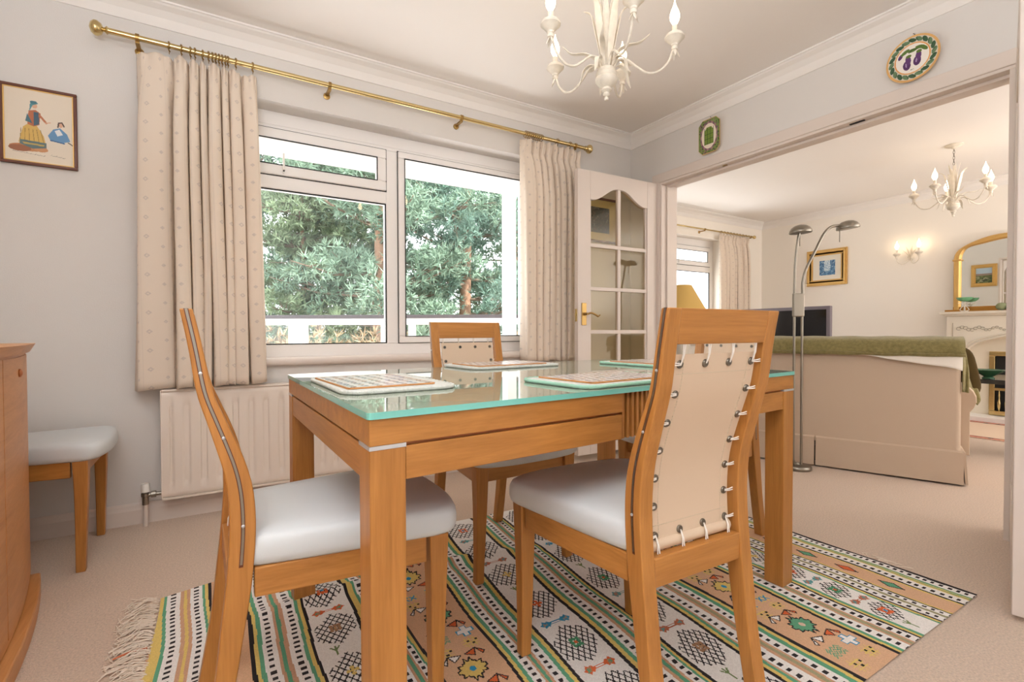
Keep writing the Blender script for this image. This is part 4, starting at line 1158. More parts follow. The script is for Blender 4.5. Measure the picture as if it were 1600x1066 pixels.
for a in range(26): 
    an = a/26*2*PI; c.ell(.083+.057*math.cos(an), .114+.084*math.sin(an), .010, .012, (168, 124, 130) if a % 2 else (120, 92, 104))
c.ell(.083, .114, .056, .082, (236, 224, 206)); c.poly([(.05, .06), (.116, .06), (.116, .15), (.10, .172), (.066, .172), (.05, .15)], (118, 142, 62))
for k in range(4): c.line((.05+.022*k, .06), (.05+.022*k, .168), .003, (60, 84, 40)); c.line((.05, .065+.03*k), (.116, .065+.03*k), .003, (60, 84, 40))
q = c.build('painted_face', M['paint_gloss'], pl, keep=lambda x, y: (abs(x-.083)+abs(y-.114) < .160) & (abs(x-.083) < .078) & (abs(y-.114) < .108)); q.rotation_euler = (PI/2, 0, 0); q.location = (0, -.0235, 0)
MB().tube([(0, -.004, .113), (.004, -.008, .124), (-.004, -.006, .130)], .0018, 5).build('hanging_wire', M['gunmetal'], pl)
pl = plate_root('round wall plate painted with purple aubergines and a leafy rim', 1.015, 2.157)
mb = MB().lathe([(.02, .003), (.065, .004), (.095, .016), (.103, .020), (.105, .0225), (.1, .0225)], (0, 0, 0), 40, axis='y', X=Matrix.Diagonal((1, -1, 1)))
mb.build('plate_body', mat('plate_glaze_ochre', (222, 176, 112), .25), pl, smooth=50)
c = Canvas(.21, .21, .0014, (226, 218, 206)); o_ = .105
c.ell(o_, o_, .1, .1, (222, 170, 104)); c.ell(o_, o_, .096, .096, (214, 206, 190))
for k in range(20):
    an = k/20*2*PI; c.ell(o_+.083*math.cos(an), o_+.083*math.sin(an), .0165, .0085, (54, 88, 60) if k % 2 else (98, 126, 92), an+1.1); c.line((o_+.074*math.cos(an), o_+.074*math.sin(an)), (o_+.090*math.cos(an+.14), o_+.090*math.sin(an+.14)), .002, (30, 50, 36))
c.ell(o_, o_, .070, .070, (222, 158, 90)); c.ell(o_, o_, .065, .065, (240, 234, 226))
for cx, cy, a in ((-.018, -.012, .12), (.022, -.004, -.05)):
    c.ell(o_+cx-.003, o_+cy-.014, .015, .022, (84, 48, 96), a); c.ell(o_+cx+.002, o_+cy+.008, .011, .022, (96, 58, 110), a); c.ell(o_+cx-.006, o_+cy-.012, .003, .010, (170, 140, 184), a)
    c.ell(o_+cx+.004, o_+cy+.026, .011, .007, (92, 112, 48))
c.ell(o_-.046, o_+.024, .008, .014, (90, 52, 102), -.5)
for cx, cy, a in ((.03, .040, -.3), (-.028, .038, .5), (.0, .036, 0), (.045, .030, -.8)): c.ell(o_+cx, o_+cy, .019, .008, (88, 116, 52), a)
c.pline([(o_-.012, o_+.028), (o_, o_+.040), (o_+.022, o_+.034)], .003, (50, 64, 36)); c.line((o_-.006, o_-.052), (o_+.006, o_-.051), .002, (70, 70, 70))
q = c.build('painted_face', M['paint_gloss'], pl, keep=lambda x, y: (x-.105)**2+(y-.105)**2 < .099**2); q.rotation_euler = (PI/2, 0, 0); q.location = (0, -.0240, 0)
MB().tube([(0, -.006, .103), (.004, -.010, .114), (-.003, -.008, .121)], .0018, 5).build('hanging_wire', M['gunmetal'], pl)

# ------------------------------------------------------------------ chandeliers and wall light
def leaf(mb, pts, wmax, fold=.25):
    """blade along pts with pointed tip, slightly folded"""
    P_ = [Vector(p) for p in catmull(pts, 5)]; n = len(P_); vs = []; fs = []
    for i, p in enumerate(P_):
        t = (P_[min(n-1, i+1)]-P_[max(0, i-1)]).normalized(); rad_ = Vector((p.x, p.y, 0))
        side = t.cross(Vector((-p.y, p.x, 0)).normalized() if rad_.length > 1e-4 else Vector((0, 1, 0)))
        side = Vector((-p.y, p.x, 0)).normalized() if rad_.length > 1e-4 else Vector((0, 1, 0))
        u = i/(n-1); w = wmax*(math.sin(PI*min(1, .12+.88*u))**.7 if u < 1 else 0)*(.55+.45*math.sin(PI*u)); nn = t.cross(side)
        th = .0012
        for k, (a, b) in enumerate(((-1, fold), (0, 0), (1, fold))): vs.append(p+side*(a*w)+nn*(b*w+th))
        for k, (a, b) in enumerate(((1, fold), (0, 0), (-1, fold))): vs.append(p+side*(a*w)+nn*(b*w-th))
    for i in range(n-1):
        for k in range(6): fs.append((i*6+k, i*6+(k+1) % 6, (i+1)*6+(k+1) % 6, (i+1)*6+k))
    fs.append((0, 1, 2, 3, 4, 5)); fs.append(tuple((n-1)*6+k for k in range(6))[::-1])
    mb.add(vs, fs)
BULB = [(.0065, 0), (.0095, .006), (.0160, .018), (.0185, .030), (.0175, .042), (.0130, .056), (.0075, .068), (.0032, .082), (.0008, .095)]
CUP = [(.004, -.044), (.011, -.042), (.012, -.034), (.010, -.030), (.013, -.027), (.013, -.022), (.022, -.014), (.031, -.003), (.037, .001), (.037, .007), (.032, .010), (.031, .015), (.025, .019), (.006, .019)]
def make_chandelier(label, cx, cy, zc, az, rod_top, R0=.255):
    """zc = height of the candle cups above the floor"""
    root = thing('chandelier', label, 'chandelier', (cx, cy, 0), group=None)
    zb = zc-.218
    MB().lathe([(.002, zb), (.008, zb+.003), (.009, zb+.010), (.005, zb+.016), (.011, zb+.020), (.013, zb+.026), (.010, zb+.032), (.020, zb+.040), (.020, zb+.046), (.016, zb+.050), (.030, zb+.060), (.042, zb+.072), (.044, zb+.082), (.038, zb+.090), (.041, zb+.096), (.041, zb+.104), (.034, zb+.110), (.036, zb+.118), (.030, zb+.124), (.004, zb+.126)], (0, 0, 0), 24).build('hub', M['white_metal'], root, smooth=35)
    zh = zb+.118
    MB().tube([(0, 0, zh), (0, 0, zh+.30)], .005, 8).build('stem', M['white_metal'], root, smooth=60)
    ch_ = MB(); z = zh+.30; k = 0
    while z < rod_top-.03:
        n = 10; pts = []
        for i in range(n+1):
            a = 2*PI*i/n; u, v = .006*math.cos(a), .014*math.sin(a); pts.append((u, 0, z+.014+v) if k % 2 else (0, u, z+.014+v))
        ch_.tube(pts, .0016, 5); z += .023; k += 1
    ch_.build('chain', M['gunmetal'], root, smooth=60)
    MB().lathe([(.003, rod_top-.034), (.010, rod_top-.032), (.020, rod_top-.022), (.052, rod_top-.012), (.062, rod_top-.005), (.060, rod_top-.0005)], (0, 0, 0), 28).build('ceiling_rose', M['white_metal'], root, smooth=40)
    for k in range(5):
        a = az+k*2*PI/5; ca, sa = math.cos(a), math.sin(a)
        def L(r, z, t=0.0): return (r*ca-t*sa, r*sa+t*ca, z)
        ap = [L(.022, zh), L(.045, zh+.036), L(.078, zh+.034), L(.115, zh+.004), L(.155, zh-.022), L(.198, zh-.018), L(.232, zh+.014), L(.248, zh+.052), L(R0, zc-.042)]
        arm = MB().tube(catmull(ap, 5), .0046, 8).build('arm', M['white_metal'], root, smooth=60)
        MB().lathe(CUP, L(R0, zc), 18).build('candle_cup', M['white_metal'], arm, smooth=35)
        MB().lathe([(.0105, .016), (.0105, .048), (.009, .050)], L(R0, zc), 12).build('candle_tube', M['white_metal'], arm, smooth=40)
        MB().lathe(BULB, L(R0, zc+.050), 14).build('bulb', M['bulb'], arm, smooth=60)
        br = MB()
        for j in range(4):
            b = j*PI/2+a; x0, y0, z0 = L(R0, zc-.042)
            pts = [Vector((x0+math.cos(b)*.005, y0+math.sin(b)*.005, z0)), Vector((x0+math.cos(b)*.011, y0+math.sin(b)*.011, z0-.014)), Vector((x0+math.cos(b)*.019, y0+math.sin(b)*.019, z0-.030))]
            br.tube(pts, [.004, .006, .001], 6, flat=.35)
        br.build('bract', M['white_metal'], arm, smooth=60)
        lf = MB(); b = a+PI/5
        leaf(lf, [(.02*math.cos(b), .02*math.sin(b), zh), (.045*math.cos(b), .045*math.sin(b), zh+.045), (.085*math.cos(b+.1), .085*math.sin(b+.1), zh+.062), (.135*math.cos(b+.15), .135*math.sin(b+.15), zh+.060), (.170*math.cos(b+.2), .170*math.sin(b+.2), zh+.085)], .010)
        lf.build('curled_leaf', M['white_metal'], root, smooth=60)
        lf = MB(); b = a+.25
        leaf(lf, [(.018*math.cos(b), .018*math.sin(b), zh), (.030*math.cos(b), .030*math.sin(b), zh+.08), (.050*math.cos(b), .050*math.sin(b), zh+.17), (.064*math.cos(b), .064*math.sin(b), zh+.23), (.095*math.cos(b), .095*math.sin(b), zh+.255)], .016)
        lf.build('tall_leaf', M['white_metal'], root, smooth=60)
        lf = MB(); b = a+.8
        leaf(lf, [(.012*math.cos(b), .012*math.sin(b), zh), (.018*math.cos(b), .018*math.sin(b), zh+.11), (.022*math.cos(b), .022*math.sin(b), zh+.22), (.040*math.cos(b), .040*math.sin(b), zh+.31)], .015)
        lf.build('tall_leaf', M['white_metal'], root, smooth=60)
        lf = MB(); b = a+.5
        leaf(lf, [(.022*math.cos(b), .022*math.sin(b), zh+.002), (.055*math.cos(b), .055*math.sin(b), zh+.026), (.085*math.cos(b), .085*math.sin(b), zh+.010), (.098*math.cos(b), .098*math.sin(b), zh-.030), (.110*math.cos(b), .110*math.sin(b), zh-.050)], .009)
        lf.build('drooping_leaf', M['white_metal'], root, smooth=60)
    return root
make_chandelier('white metal candle chandelier above the dining table', 1.322, 1.458, 1.995, math.radians(32.4), ZC)
make_chandelier('white candle chandelier hanging in the lounge beyond the opening', 5.20, 1.585, 2.035, math.radians(26.9), ZC)

ws = thing('wall_light', 'twin candle wall light with leaves on the far lounge wall', 'wall light', (XF, 2.385, 1.70), -PI/2)   # local -y faces the room... x along wall
MB().lathe([(.036, 0), (.034, .010), (.018, .016), (.006, .022)], (0, 0, 0), 20, axis='y', X=Matrix.Diagonal((1, -1, 1))).build('wall_plate', M['white_metal'], ws, smooth=40)
for s in (-1, 1):
    arm = MB().tube(catmull([(s*.008, -.02, 0), (s*.020, -.05, -.05), (s*.055, -.085, -.075), (s*.095, -.095, -.045), (s*.100, -.095, .0)], 5), .0045, 8).build('arm', M['white_metal'], ws, smooth=60)
    MB().lathe(CUP, (s*.1, -.095, .034), 16).build('candle_cup', M['white_metal'], arm, smooth=35)
    MB().lathe([(.0105, .016), (.0105, .055), (.009, .057)], (s*.1, -.095, .034), 12).build('candle_tube', M['white_metal'], arm, smooth=40)
    MB().lathe(BULB, (s*.1, -.095, .091), 14).build('bulb', M['bulb'], arm, smooth=60)
    for k, (dx, dz) in enumerate(((.03, .12), (.07, .09), (.05, -.03))):
        lf = MB(); lf.tube([(s*.004, -.022, 0), (s*dx*.5, -.045, dz*.6), (s*dx, -.06, dz)], [.006, .010, .001], 6, flat=.3); lf.build('leaf', M['white_metal'], ws, smooth=60)

# ------------------------------------------------------------------ floor lamp
def build_floor_lamp():
    root = thing('floor_lamp', 'brushed nickel twin-headed floor lamp behind the sofa', 'lamp', (3.205, 1.745, 0))
    ux, uy = math.cos(YAW), -math.sin(YAW)      # across the view
    def A(t, z, d=0.0): return (t*ux+d*math.sin(YAW), t*uy+d*math.cos(YAW), z)
    MB().lathe([(.082, 0), (.084, .004), (.084, .018), (.078, .026), (.016, .030), (.010, .040)], (0, 0, 0), 32).build('base', M['nickel'], root, smooth=40)
    for t in (-.024, .026): MB().tube([A(t*.5 if t < 0 else t, .028), A(t, .06), A(t, 1.125)], .0075, 10).build('pole', M['nickel'], root, smooth=60)
    MB().box(-.034, .036, -.012, .012, .975, 1.125, X=Matrix.Rotation(-YAW, 4, 'Z')).build('joint_block', M['nickel'], root, bevel=.006)
    def dome(c, name, parent, tilt):
        X_ = Matrix.Rotation(tilt, 4, Vector((math.sin(YAW), math.cos(YAW), 0)))
        return MB().lathe([(.064, -.022), (.066, -.018), (.063, -.004), (.052, .012), (.034, .024), (.010, .030), (.001, .030), (.030, .020), (.050, .006), (.060, -.010), (.062, -.020)], c, 28, X=X_).build(name, M['nickel'], parent, smooth=60)
    a1 = MB().tube(catmull([A(-.024, 1.12), A(-.020, 1.30), A(-.010, 1.42), A(.000, 1.49), A(.010, 1.525)], 6), .0075, 10).build('flexible_arm', M['nickel'], root, smooth=60)
    h1 = dome(A(.012, 1.530), 'lamp_head', a1, -.05)
    MB().tube([A(.008, 1.515), A(.008, 1.425)], .003, 6).build('pull_rod', M['gunmetal'], h1)
    a2 = MB().tube(catmull([A(.028, 1.12), A(.030, 1.20), A(.055, 1.29), A(.110, 1.40), A(.160, 1.50), A(.205, 1.545), A(.262, 1.556)], 6), .0085, 10).build('flexible_arm', M['nickel'], root, smooth=60)
    h2 = dome(A(.312, 1.556), 'lamp_head', a2, -.14)
    MB().tube([A(.262, 1.548), A(.262, 1.450)], .003, 6).build('pull_rod', M['gunmetal'], h2)
build_floor_lamp()

# ------------------------------------------------------------------ sofa with throws
def build_sofa():
    P0 = Vector((3.625, 1.058, 0)); dirx = Vector((-.3565, .9343, 0))   # along the back, from the right end to the left
    ang = math.atan2(dirx.y, dirx.x)            # local x along back; local -y points into the lounge
    root = thing('sofa', 'beige skirted sofa with its back to the dining room', 'sofa', P0, ang)
    L, D = 1.42, .86
    def rr(x0, x1, y0, y1, r=.03): return rrect(x1-x0, y1-y0, r, 4, (x0+x1)/2, (y0+y1)/2)
    # back (slightly raked), seat base, arms
    mb = MB(); rings = []
    for z, yb, yf in ((.17, 0, -.24), (.45, -.004, -.24), (.74, -.016, -.22), (.80, -.030, -.20), (.815, -.07, -.16)):
        rings.append([(x, y, z) for x, y in rr(0.0, L, yf, yb, .025)])
    mb.strip(rings).build('sofa_back', M['sofa'], root, smooth=50)
    MB().strip([[(x, y, z) for x, y in rr(.02, L-.02, -D, -.2, .03)] for z in (.12, .33)]).build('seat_base', M['sofa'], root, smooth=50)
    for s in (0, 1):
        x0 = -.085 if s == 0 else L-.16
        mb = MB(); rings = []
        for y in (-.20, -.215, -D+.015, -D):
            sc_ = .96 if y in (-.20, -D) else 1
            pr_ = [(x0+.03, .14), (x0+.03, .40)]+[(x0+.11+.11*math.cos(a), .475+.105*math.sin(a)) for a in [PI*1.15-PI*1.3*i/12 for i in range(13)]]+[(x0+.20, .14)]
            cx_, cz_ = x0+.11, .35
            rings.append([(cx_+(p[0]-cx_)*sc_, y, cz_+(p[1]-cz_)*sc_) for p in pr_])
        mb.strip(rings).build('arm', M['sofa'], root, smooth=40)
    for k in range(2):
        a = .17+k*(L-.34)/2; b = a+(L-.34)/2-.01
        MB().strip([[(x, y, z) for x, y in rr(a+i_, b-i_, -D-.02+i_, -.22-i_, .05)] for z, i_ in ((.325, .02), (.35, 0), (.44, 0), (.465, .02), (.472, .06))]).build('seat_cushion', M['sofa'], root, smooth=60)
    # kick-pleat skirt: flares a little, split at the corners and mid-back
    sk = MB()
    def panel(p, q, out):
        a, b = Vector(p), Vector(q); o_ = Vector(out); t = Vector((0, 0, 0))
        r0 = [a+o_*.000+Vector((0, 0, .20)), b+o_*.000+Vector((0, 0, .20)), b+o_*.008+Vector((0, 0, .19)), b+o_*.020+Vector((0, 0, .012)), a+o_*.020+Vector((0, 0, .012)), a+o_*.008+Vector((0, 0, .19))]
        vs = [tuple(v) for v in r0]+[tuple(v-o_*.012) for v in r0]
        n = 6; sk.add(vs, [(0, 1, 2, 5), (5, 2, 3, 4), (6, 11, 8, 7), (11, 10, 9, 8)]+[(i, (i+1) % n, n+(i+1) % n, n+i) for i in range(n)])
    panel((-.012, 0, 0), (.705, 0, 0), (0, 1, 0)); panel((.713, 0, 0), (L, 0, 0), (0, 1, 0))
    panel((-.012, .006, 0), (-.012, -D, 0), (-1, 0, 0)); panel((L, -.01, 0), (L, -D, 0), (1, 0, 0)); panel((0, -D, 0), (L, -D, 0), (0, -1, 0))
    sk.build('skirt', M['sofa'], root, smooth=30)
    MB().box(.03, L-.03, -D+.03, -.03, .03, .13).build('base_frame', M['black'], root)
    ft = [(.06, -.06), (L-.06, -.06), (.06, -D+.06), (L-.06, -D+.06)]
    for x, y in ft: MB().lathe([(.022, 0), (.026, .04)], (x, y, 0), 12).build('foot', M['mahogany'], root)
    X = Matrix.Translation(P0) @ Matrix.Rotation(ang, 4, 'Z')
    # drape: profile in (y, z), varying along x
    def drape(name, label, m, xs, lowf, inner, lift, seed, th=.006):
        R = random.Random(seed); vs = []; fs = []; ncol = None
        for i, x in enumerate(xs):
            zl = lowf(x)
            pf = [(.016, zl), (.014, (zl+.74)/2), (.010, .745), (-.006, .802), (-.055, .826), (-.115, .832), (-.175, .824), (-.215, .80), (-.242, .72), (-.262, inner)]
            pf = [(y+lift*(1 if k < 4 else (-.3 if k > 6 else 0)), z+lift*(1 if 2 < k < 8 else .0)) for k, (y, z) in enumerate(pf)]
            pf = [(p.x, p.y) for p in catmull([(a, b, 0) for a, b in pf], 3)]
            ncol = len(pf)
            for (y, z) in pf: vs.append((x, y+.002*math.sin(x*23+z*9), z+.0018*math.sin(x*31+y*20)))
        for i in range(len(xs)-1):
            for k in range(ncol-1): fs.append((i*ncol+k, i*ncol+k+1, (i+1)*ncol+k+1, (i+1)*ncol+k))
        mb = MB(); mb.add(vs, fs); o = mb.build(name, m, None, smooth=70)
        o.matrix_world = X
        md = o.modifiers.new('thickness', 'SOLIDIFY'); md.thickness = th; md.offset = 1 if False else 0
        return tag(o, label, 'blanket')
    xs = [-.002+(L+.004)*i/40 for i in range(41)]
    drape('blanket', 'white under-blanket showing below the olive throw on the sofa back', M['blanket'], xs, lambda x: .655+.115*min(1, max(0, x)/.75)**.8+.003*math.sin(20*x), .66, .004, 2, .004)
    o = drape('throw', 'olive green fleecy throw draped over the sofa back', M['throw'], [-.012+(L+.02)*i/40 for i in range(41)], lambda x: .748+.004*math.sin(13*x)+.010*min(1, x), .62, .012, 3, .012)
    # tail of the throw falling over the right end, with a turned-back corner
    mb = MB()
    def sheet(left, right, nv=7, fold=.012, ph=0.0):
        a = catmull(left, 6); c_ = catmull(right, 6); b = len(mb.v); n = nv+1
        for p, q in zip(a, c_):
            for k in range(n):
                v = k/nv; w = p.lerp(q, v); mb.v.append((w.x, w.y+fold*math.sin(2*PI*v*1.1+ph)+.006*math.sin(9*w.z), w.z))
        for i in range(len(a)-1):
            for k in range(nv): mb.f.append((b+i*n+k, b+i*n+k+1, b+(i+1)*n+k+1, b+(i+1)*n+k)); mb.m.append(0)
    sheet([(.002, -.10, .835), (-.006, -.05, .72), (-.004, -.02, .64), (-.003, -.012, .536)], [(-.012, -.22, .838), (-.030, -.12, .735), (-.030, -.05, .64), (-.026, -.025, .530)], 6, .008)
    sheet([(-.012, -.12, .838), (-.026, -.16, .70), (-.030, -.20, .60), (-.034, -.24, .50), (-.060, -.26, .452)], [(-.016, -.46, .80), (-.052, -.40, .66), (-.092, -.36, .56), (-.112, -.33, .47), (-.094, -.30, .440)], 8, .016, .6)
    sheet([(.002, -.22, .44), (.004, -.20, .34), (.006, -.19, .255)], [(-.030, -.36, .43), (-.036, -.32, .36), (-.016, -.29, .262)], 5, .006)
    tl = mb.build('throw_tail', M['throw'], o, smooth=70)
    md = tl.modifiers.new('thickness', 'SOLIDIFY'); md.thickness = .010
    # cushion leaning in the right corner
    cu = thing('cushion', 'dark brown cushion poking out at the right end of the sofa', 'cushion', X @ Vector((.09, -.34, .60)), ang)
    mb = MB(); rings = []
    for yy, sc_ in ((-.055, .45), (-.045, .80), (-.02, .98), (0, 1.03), (.02, .98), (.045, .80), (.055, .45)):
        rings.append([(sc_*.19*math.copysign(abs(math.cos(a))**.45, math.cos(a)), yy, sc_*.17*math.copysign(abs(math.sin(a))**.45, math.sin(a))+.0) for a in [2*PI*i/32 for i in range(32)]])
    mb.strip(rings).build('cushion_cover', M['cushion'], cu, smooth=60)
    cu.rotation_euler = (math.radians(-14), math.radians(12), ang)
build_sofa()

# ------------------------------------------------------------------ lounge furniture
def build_lounge():
    tv = thing('television', 'flat black television with grey bezel behind the sofa', 'television', (5.30, 3.06, .50), PI/2+.0)
    # local x runs along +Y, screen faces local +y -> -X
    w, h = .98, .60
    MB().box(-w/2, w/2, -.05, 0, .04, .04+h).build('casing', M['tv_bezel'], tv, bevel=.006)
    MB().box(-w/2+.035, w/2-.035, 0, .0025, .085, .005+h).build('screen', M['screen'], tv)
    MB().lathe([(.16, 0), (.16, .012), (.03, .018), (.03, .05)], (0, -.03, 0), 24).build('stand', M['black_gloss'], tv, smooth=40)
    cb = thing('tv_cabinet', 'low dark cabinet under the television, hidden by the sofa', 'cabinet', (5.35, 3.06, 0), PI/2)
    MB().box(-.55, .55, -.24, .20, .05, .498).build('cabinet_body', M['black_gloss'], cb, bevel=.004)
    for a, b in ((-.545, -.003), (.003, .545)): MB().box(a, b, .20, .216, .06, .49).build('door', M['black_gloss'], cb)
    MB().box(-.5, .5, -.2, .16, 0, .05).build('plinth', M['black'], cb)
    # table lamp on a side table
    st = thing('side_table', 'small round table carrying the mustard lamp', 'table', (3.82, 3.17, 0))
    MB().lathe([(.22, .575), (.22, .60)], (0, 0, 0), 32).build('table_top', M['mahogany'], st, smooth=40)
    MB().lathe([(.022, .03), (.018, .3), (.03, .575)], (0, 0, 0), 16).build('pedestal', M['mahogany'], st, smooth=40)
    MB().lathe([(.16, 0), (.15, .02), (.03, .035)], (0, 0, 0), 24).build('foot', M['mahogany'], st, smooth=40)
    tl = thing('table_lamp', 'table lamp with mustard conical shade beside the lounge window', 'lamp', (3.82, 3.17, .60))
    MB().lathe([(.075, 0), (.075, .012), (.055, .03), (.075, .12), (.085, .2), (.05, .32), (.02, .37), (.012, .40), (.012, .52)], (0, 0, 0), 24).build('lamp_base', M['stone'], tl, smooth=50)
    MB().lathe([(.235, .46), (.09, .722), (.087, .722), (.232, .46)], (0, 0, 0), 40).build('lamp_shade', M['shade'], tl, smooth=50)
    # gold framed picture
    gp = thing('gold_framed_picture', 'gold framed blue landscape on the far lounge wall', 'picture', (XF, 3.264, 1.688), -PI/2)
    w, h = .476, .452
    fm = MB()
    for k, (o_, d0, d1_) in enumerate(((0, .022, .022), (.014, .034, .034), (.036, .022, .022), (.050, .014, .014))):
        frame_box(fm, w-2*o_, h-2*o_, .066-o_ if k == 0 else .024, d0)
    fm.build('frame', M['gilt'], gp, bevel=.003)
    MB().box(-w/2+.06, w/2-.06, -.010, 0, -h/2+.06, h/2-.06).build('mount', M['mountboard'], gp)
    c = Canvas(.185, .185, .003, (150, 182, 206)); R = random.Random(5)
    for k in range(420):
        x, y = R.random()*.185, R.random()*.185
        col = R.choice([(70, 116, 160), (96, 146, 186), (52, 96, 140)]) if (abs(x-.09) > .035 or y < .05) else R.choice([(222, 232, 236), (198, 216, 226), (160, 190, 210)])
        c.ell(x, y, .008, .006, col)
    hang(c, 'print', M['paint'], gp, -.0112).location = (.008, -.0112, -.004)
    # overmantel mirror (on the mantel shelf), arched top
    YM = 1.43; xm = XF-.085
    mr = thing('overmantel_mirror', 'gilt arched mirror standing on the mantelpiece', 'mirror', (xm+.03, YM, 1.0795), -PI/2)
    hw = .565; zt = .785; zs = .545
    def outline(i_, n=20):
        a = hw-i_; p = [(-a, 0)]
        # shouldered arch: quarter-ellipse shoulders then flat elliptical crown
        pts = [(-a, zs-.01), (-a+.012, zs+.05), (-a+.055, zs+.105), (-a+.17, zs+.165-i_*.6), (-a+.34, zs+.205-i_*.85), (0, zt-.045-i_)]
        cr_ = [(q.x, q.y) for q in catmull([(x, y, 0) for x, y in pts], 5)]
        full = p+cr_+[(-x, y) for x, y in cr_[::-1][1:]]+[(a, 0)]
        return full
    rings = [[(x, -d, z if z > 0 else z0) for x, z in outline(o_)] for o_, d, z0 in ((0, 0, 0), (0, .022, 0), (.012, .034, 0), (.030, .030, .0), (.044, .034, .0), (.058, .016, 0), (.060, .004, 0))]
    MB().strip(rings, caps=False, closed=False).build('mirror_frame', M['gilt'], mr, smooth=40)
    MB().box(-hw-.06, hw+.06, -.052, 0, 0, .020).box(-hw+.0, hw, -.030, 0, .020, .050).build('frame_base', M['gilt_dark'], mr, bevel=.003)
    for s in (-1, 1): MB().box(s*(hw-.03)-.036, s*(hw-.03)+.036, -.040, 0, zs-.024, zs-.008).build('capital', M['gilt'], mr, bevel=.003)
    ol = outline(.058); MB().prism([(x, max(z, .02)) for x, z in ol], -.006, -.002, 'y').build('mirror_glass', M['mirror'], mr)
    # fireplace surround
    fp = thing('fireplace', 'cream stone fireplace surround with pointed arch on the far lounge wall', 'fireplace', (XF, YM, 0), -PI/2)
    hw2 = .60; zt2 = 1.030
    arch = [(.475, .05), (.475, .52), (.472, .60), (.447, .68), (.40, .735), (.34, .775), (.20, .822), (0, .862)]
    ac = [(q.x, q.y) for q in catmull([(x, y, 0) for x, y in arch[1:]], 5)]
    full = [(arch[0])]+ac; left = [(-x, z) for x, z in full]
    poly = [(-hw2, .05)]+[(-x, z) for x, z in full]+[(x, z) for x, z in full[::-1][1:]]+[(hw2, .05), (hw2, zt2), (-hw2, zt2)]
    MB().prism(poly, -.135, 0, 'y').build('surround', M['stone'], fp, bevel=.004)
    mo = MB()
    for i_ in (0, .022):
        pth = [(x+i_, -.136, z+i_*.8) for x, z in full[::-1]]; mo.tube([(-p[0], p[1], p[2]) for p in pth[::-1]]+pth[1:], .010, 6)
    mo.build('arch_moulding', M['stone'], fp, smooth=60)
    cv = MB(); R = random.Random(9)
    for s in (-1, 1):
        for k in range(16):
            x = s*(.50-.026*k); z = .905+.014*math.sin(k*1.3); rr_ = .020*(1-.035*k)
            cv.tube([(x+rr_*math.cos(a*.9), -.137, z+rr_*math.sin(a*.9)*.8) for a in range(7)], .0032, 5)
        cv.box(s*.548-.003, s*.548+.003, -.139, -.134, .81, .965)
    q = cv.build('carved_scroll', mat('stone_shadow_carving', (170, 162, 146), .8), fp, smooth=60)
    ms = MB().strip([[(-hw2-e, -.135-d, z), (hw2+e, -.135-d, z), (hw2+e, 0, z), (-hw2-e, 0, z)] for z, e, d in ((1.0305, .005, .005), (1.040, .022, .022), (1.052, .030, .030), (1.056, .045, .045), (1.0785, .048, .048))])
    ms.build('mantel_shelf', M['stone'], fp)
    MB().box(-.474, .474, -.045, 0, .05, .87).build('slip_panel', mat('cream_slip', (232, 224, 208), .5), fp)
    bf = MB(); ring_box(bf, -.285, .285, .05, .68, .045, -.072, -.040); bf.build('brass_trim', M['brass'], fp, bevel=.006)
    MB().box(-.24, .24, -.047, -.044, .05, .635).build('firebox', M['soot'], fp)
    gr = MB(); gr.box(-.235, .235, -.115, -.075, .06, .10).box(-.235, .235, -.115, -.085, .30, .325)
    for k in range(9):
        x = -.20+.05*k; gr.lathe([(.003, .10), (.012, .14), (.013, .18), (.005, .22), (.008, .25), (.003, .30)], (x, -.10, 0), 10)
    gr.build('grate', M['brass'], fp, smooth=50)
    MB().box(-.70, .70, -.30, 0, 0, .05).build('hearth', M['marble'], fp, bevel=.004)
    # mantel ornaments
    cs = thing('glass_comport', 'jade green glass comport on scrolled white stem on the mantelpiece', 'ornament', (XF-.145, 1.885, 1.0795))
    MB().lathe([(.030, 0), (.030, .003), (.006, .006)], (0, 0, 0), 20).build('foot', M['white_metal'], cs, smooth=50)
    sm = MB()
    for k in range(4):
        a = k*PI/2+.4; ca, sa = math.cos(a), math.sin(a)
        sm.tube(catmull([(ca*.006, sa*.006, .004), (ca*.034, sa*.034, .014), (ca*.022, sa*.022, .040), (ca*.006, sa*.006, .062), (ca*.035, sa*.035, .085), (ca*.050, sa*.050, .082)], 4), .0035, 6)
    sm.tube([(0, 0, .003), (0, 0, .10)], .004, 6)
    sm.build('stem', M['white_metal'], cs, smooth=60)
    MB().lathe([(.006, .098), (.035, .104), (.056, .120), (.066, .140), (.063, .140), (.052, .124), (.030, .110), (.002, .106)], (0, 0, 0), 28).build('bowl', M['greenglass'], cs, smooth=60)
    for k, (yy, xx, r) in enumerate(((1.615, .130, .042), (1.525, .150, .036))):
        b = thing('moss_ball', ('larger' if k == 0 else 'smaller')+' sage green ball ornament on the mantelpiece', 'ornament', (XF-xx, yy, 1.0795), group='moss balls on the mantelpiece')
        MB().lathe([(r*math.sin(a), r*.9-r*.9*math.cos(a)) for a in [PI*i/10 for i in range(11)]], (0, 0, 0), 18).build('ball', M['sage'], b, smooth=60)
    # black table with bowl in front of the fire
    bt = thing('coffee_table', 'black glossy low table beyond the right end of the sofa', 'table', (4.88, 1.04, 0))
    MB().box(-.30, .30, -.32, .32, .515, .545).build('table_top', M['black_gloss'], bt, bevel=.004)
    MB().box(-.06, .06, -.12, -.02, .03, .515).build('pedestal', M['black_gloss'], bt, bevel=.004)
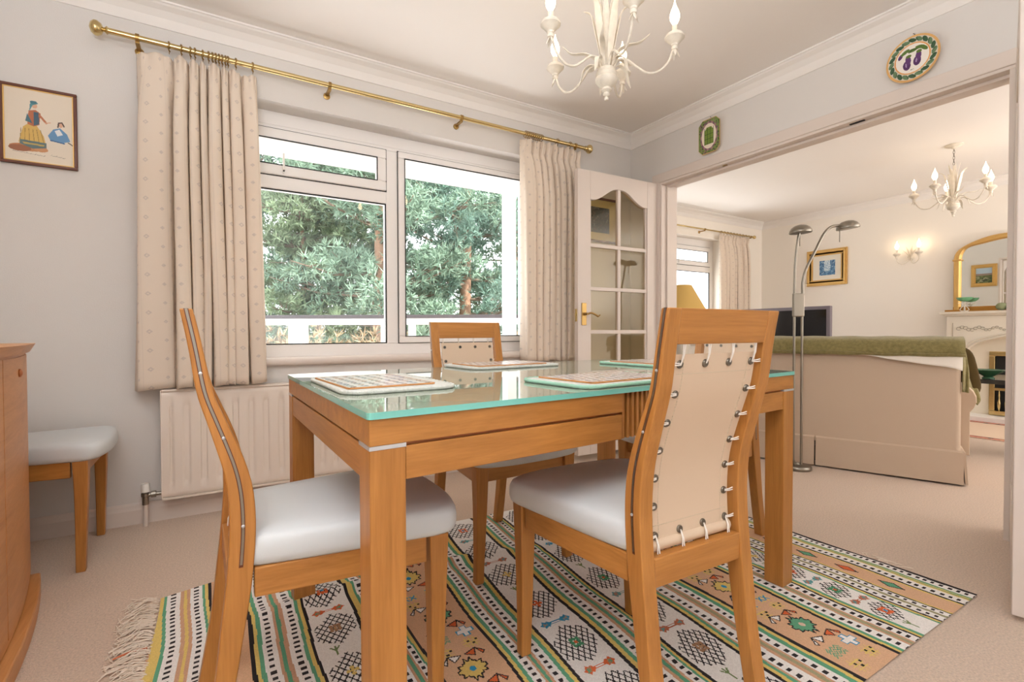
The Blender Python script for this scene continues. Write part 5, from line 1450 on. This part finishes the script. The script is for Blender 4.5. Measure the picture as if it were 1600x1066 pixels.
    MB().box(-.20, .20, -.30, -.04, 0, .03).build('foot_plate', M['black_gloss'], bt, bevel=.004)
    bw = thing('bowl', 'shallow dark green footed bowl on the black table', 'bowl', (4.68, 1.222, .5455))
    MB().lathe([(.034, 0), (.034, .008), (.024, .014), (.042, .026), (.070, .044), (.091, .062), (.088, .063), (.066, .048), (.036, .032), (.002, .028)], (0, 0, 0), 36).build('bowl_body', M['greenbowl'], bw, smooth=50)
    # lounge rug
    c = Canvas(1.0, 2.2, .012, (226, 200, 176)); RED = (170, 70, 62); DK = (70, 44, 50)
    for a, b, col in ((0, .03, RED), (.03, .05, (226, 190, 160)), (.05, .09, (190, 100, 84)), (.09, .10, DK), (.90, .91, DK), (.91, .95, (190, 100, 84)), (.95, .97, (226, 190, 160)), (.97, 1.0, RED)): c.rect(a, b, 0, 2.2, col)
    R = random.Random(2)
    for k in range(60): x = R.choice([.07, .93]); y = R.random()*2.2; c.poly([(x-.02, y), (x, y+.03), (x+.02, y), (x, y-.03)], R.choice([RED, DK, (210, 150, 110)]))
    lr = thing('lounge_rug', 'red-bordered beige rug in front of the fireplace', 'rug', (5.85, 1.05, .006))
    c.build('woven_field', M['kilim'], lr); MB().box(-.5, .5, -1.1, 1.1, -.006, -.0006).build('backing', M['fringe'], lr)
    # small gold framed painting on the dividing wall, seen in the mirror
    sp = thing('small_gilt_painting', 'small gilt framed landscape seen reflected in the mirror', 'picture', (XD, 2.72, 1.735), PI/2)
    w, h = .30, .34
    frame_box(frame_box(MB(), w, h, .055, .025), w-.03, h-.03, .03, .035).build('frame', M['gilt'], sp, bevel=.004)
    c = Canvas(.20, .24, .006, (96, 106, 66)); c.rect(0, .32, .14, .30, (176, 196, 214)); c.rect(0, .32, .12, .15, (150, 130, 120))
    R = random.Random(6)
    for k in range(60): c.ell(R.random()*.2, R.random()*.11, .012, .010, R.choice([(80, 96, 52), (120, 126, 80), (58, 66, 48), (150, 150, 120)]))
    hang(c, 'print', M['paint'], sp, -.012)
build_lounge()
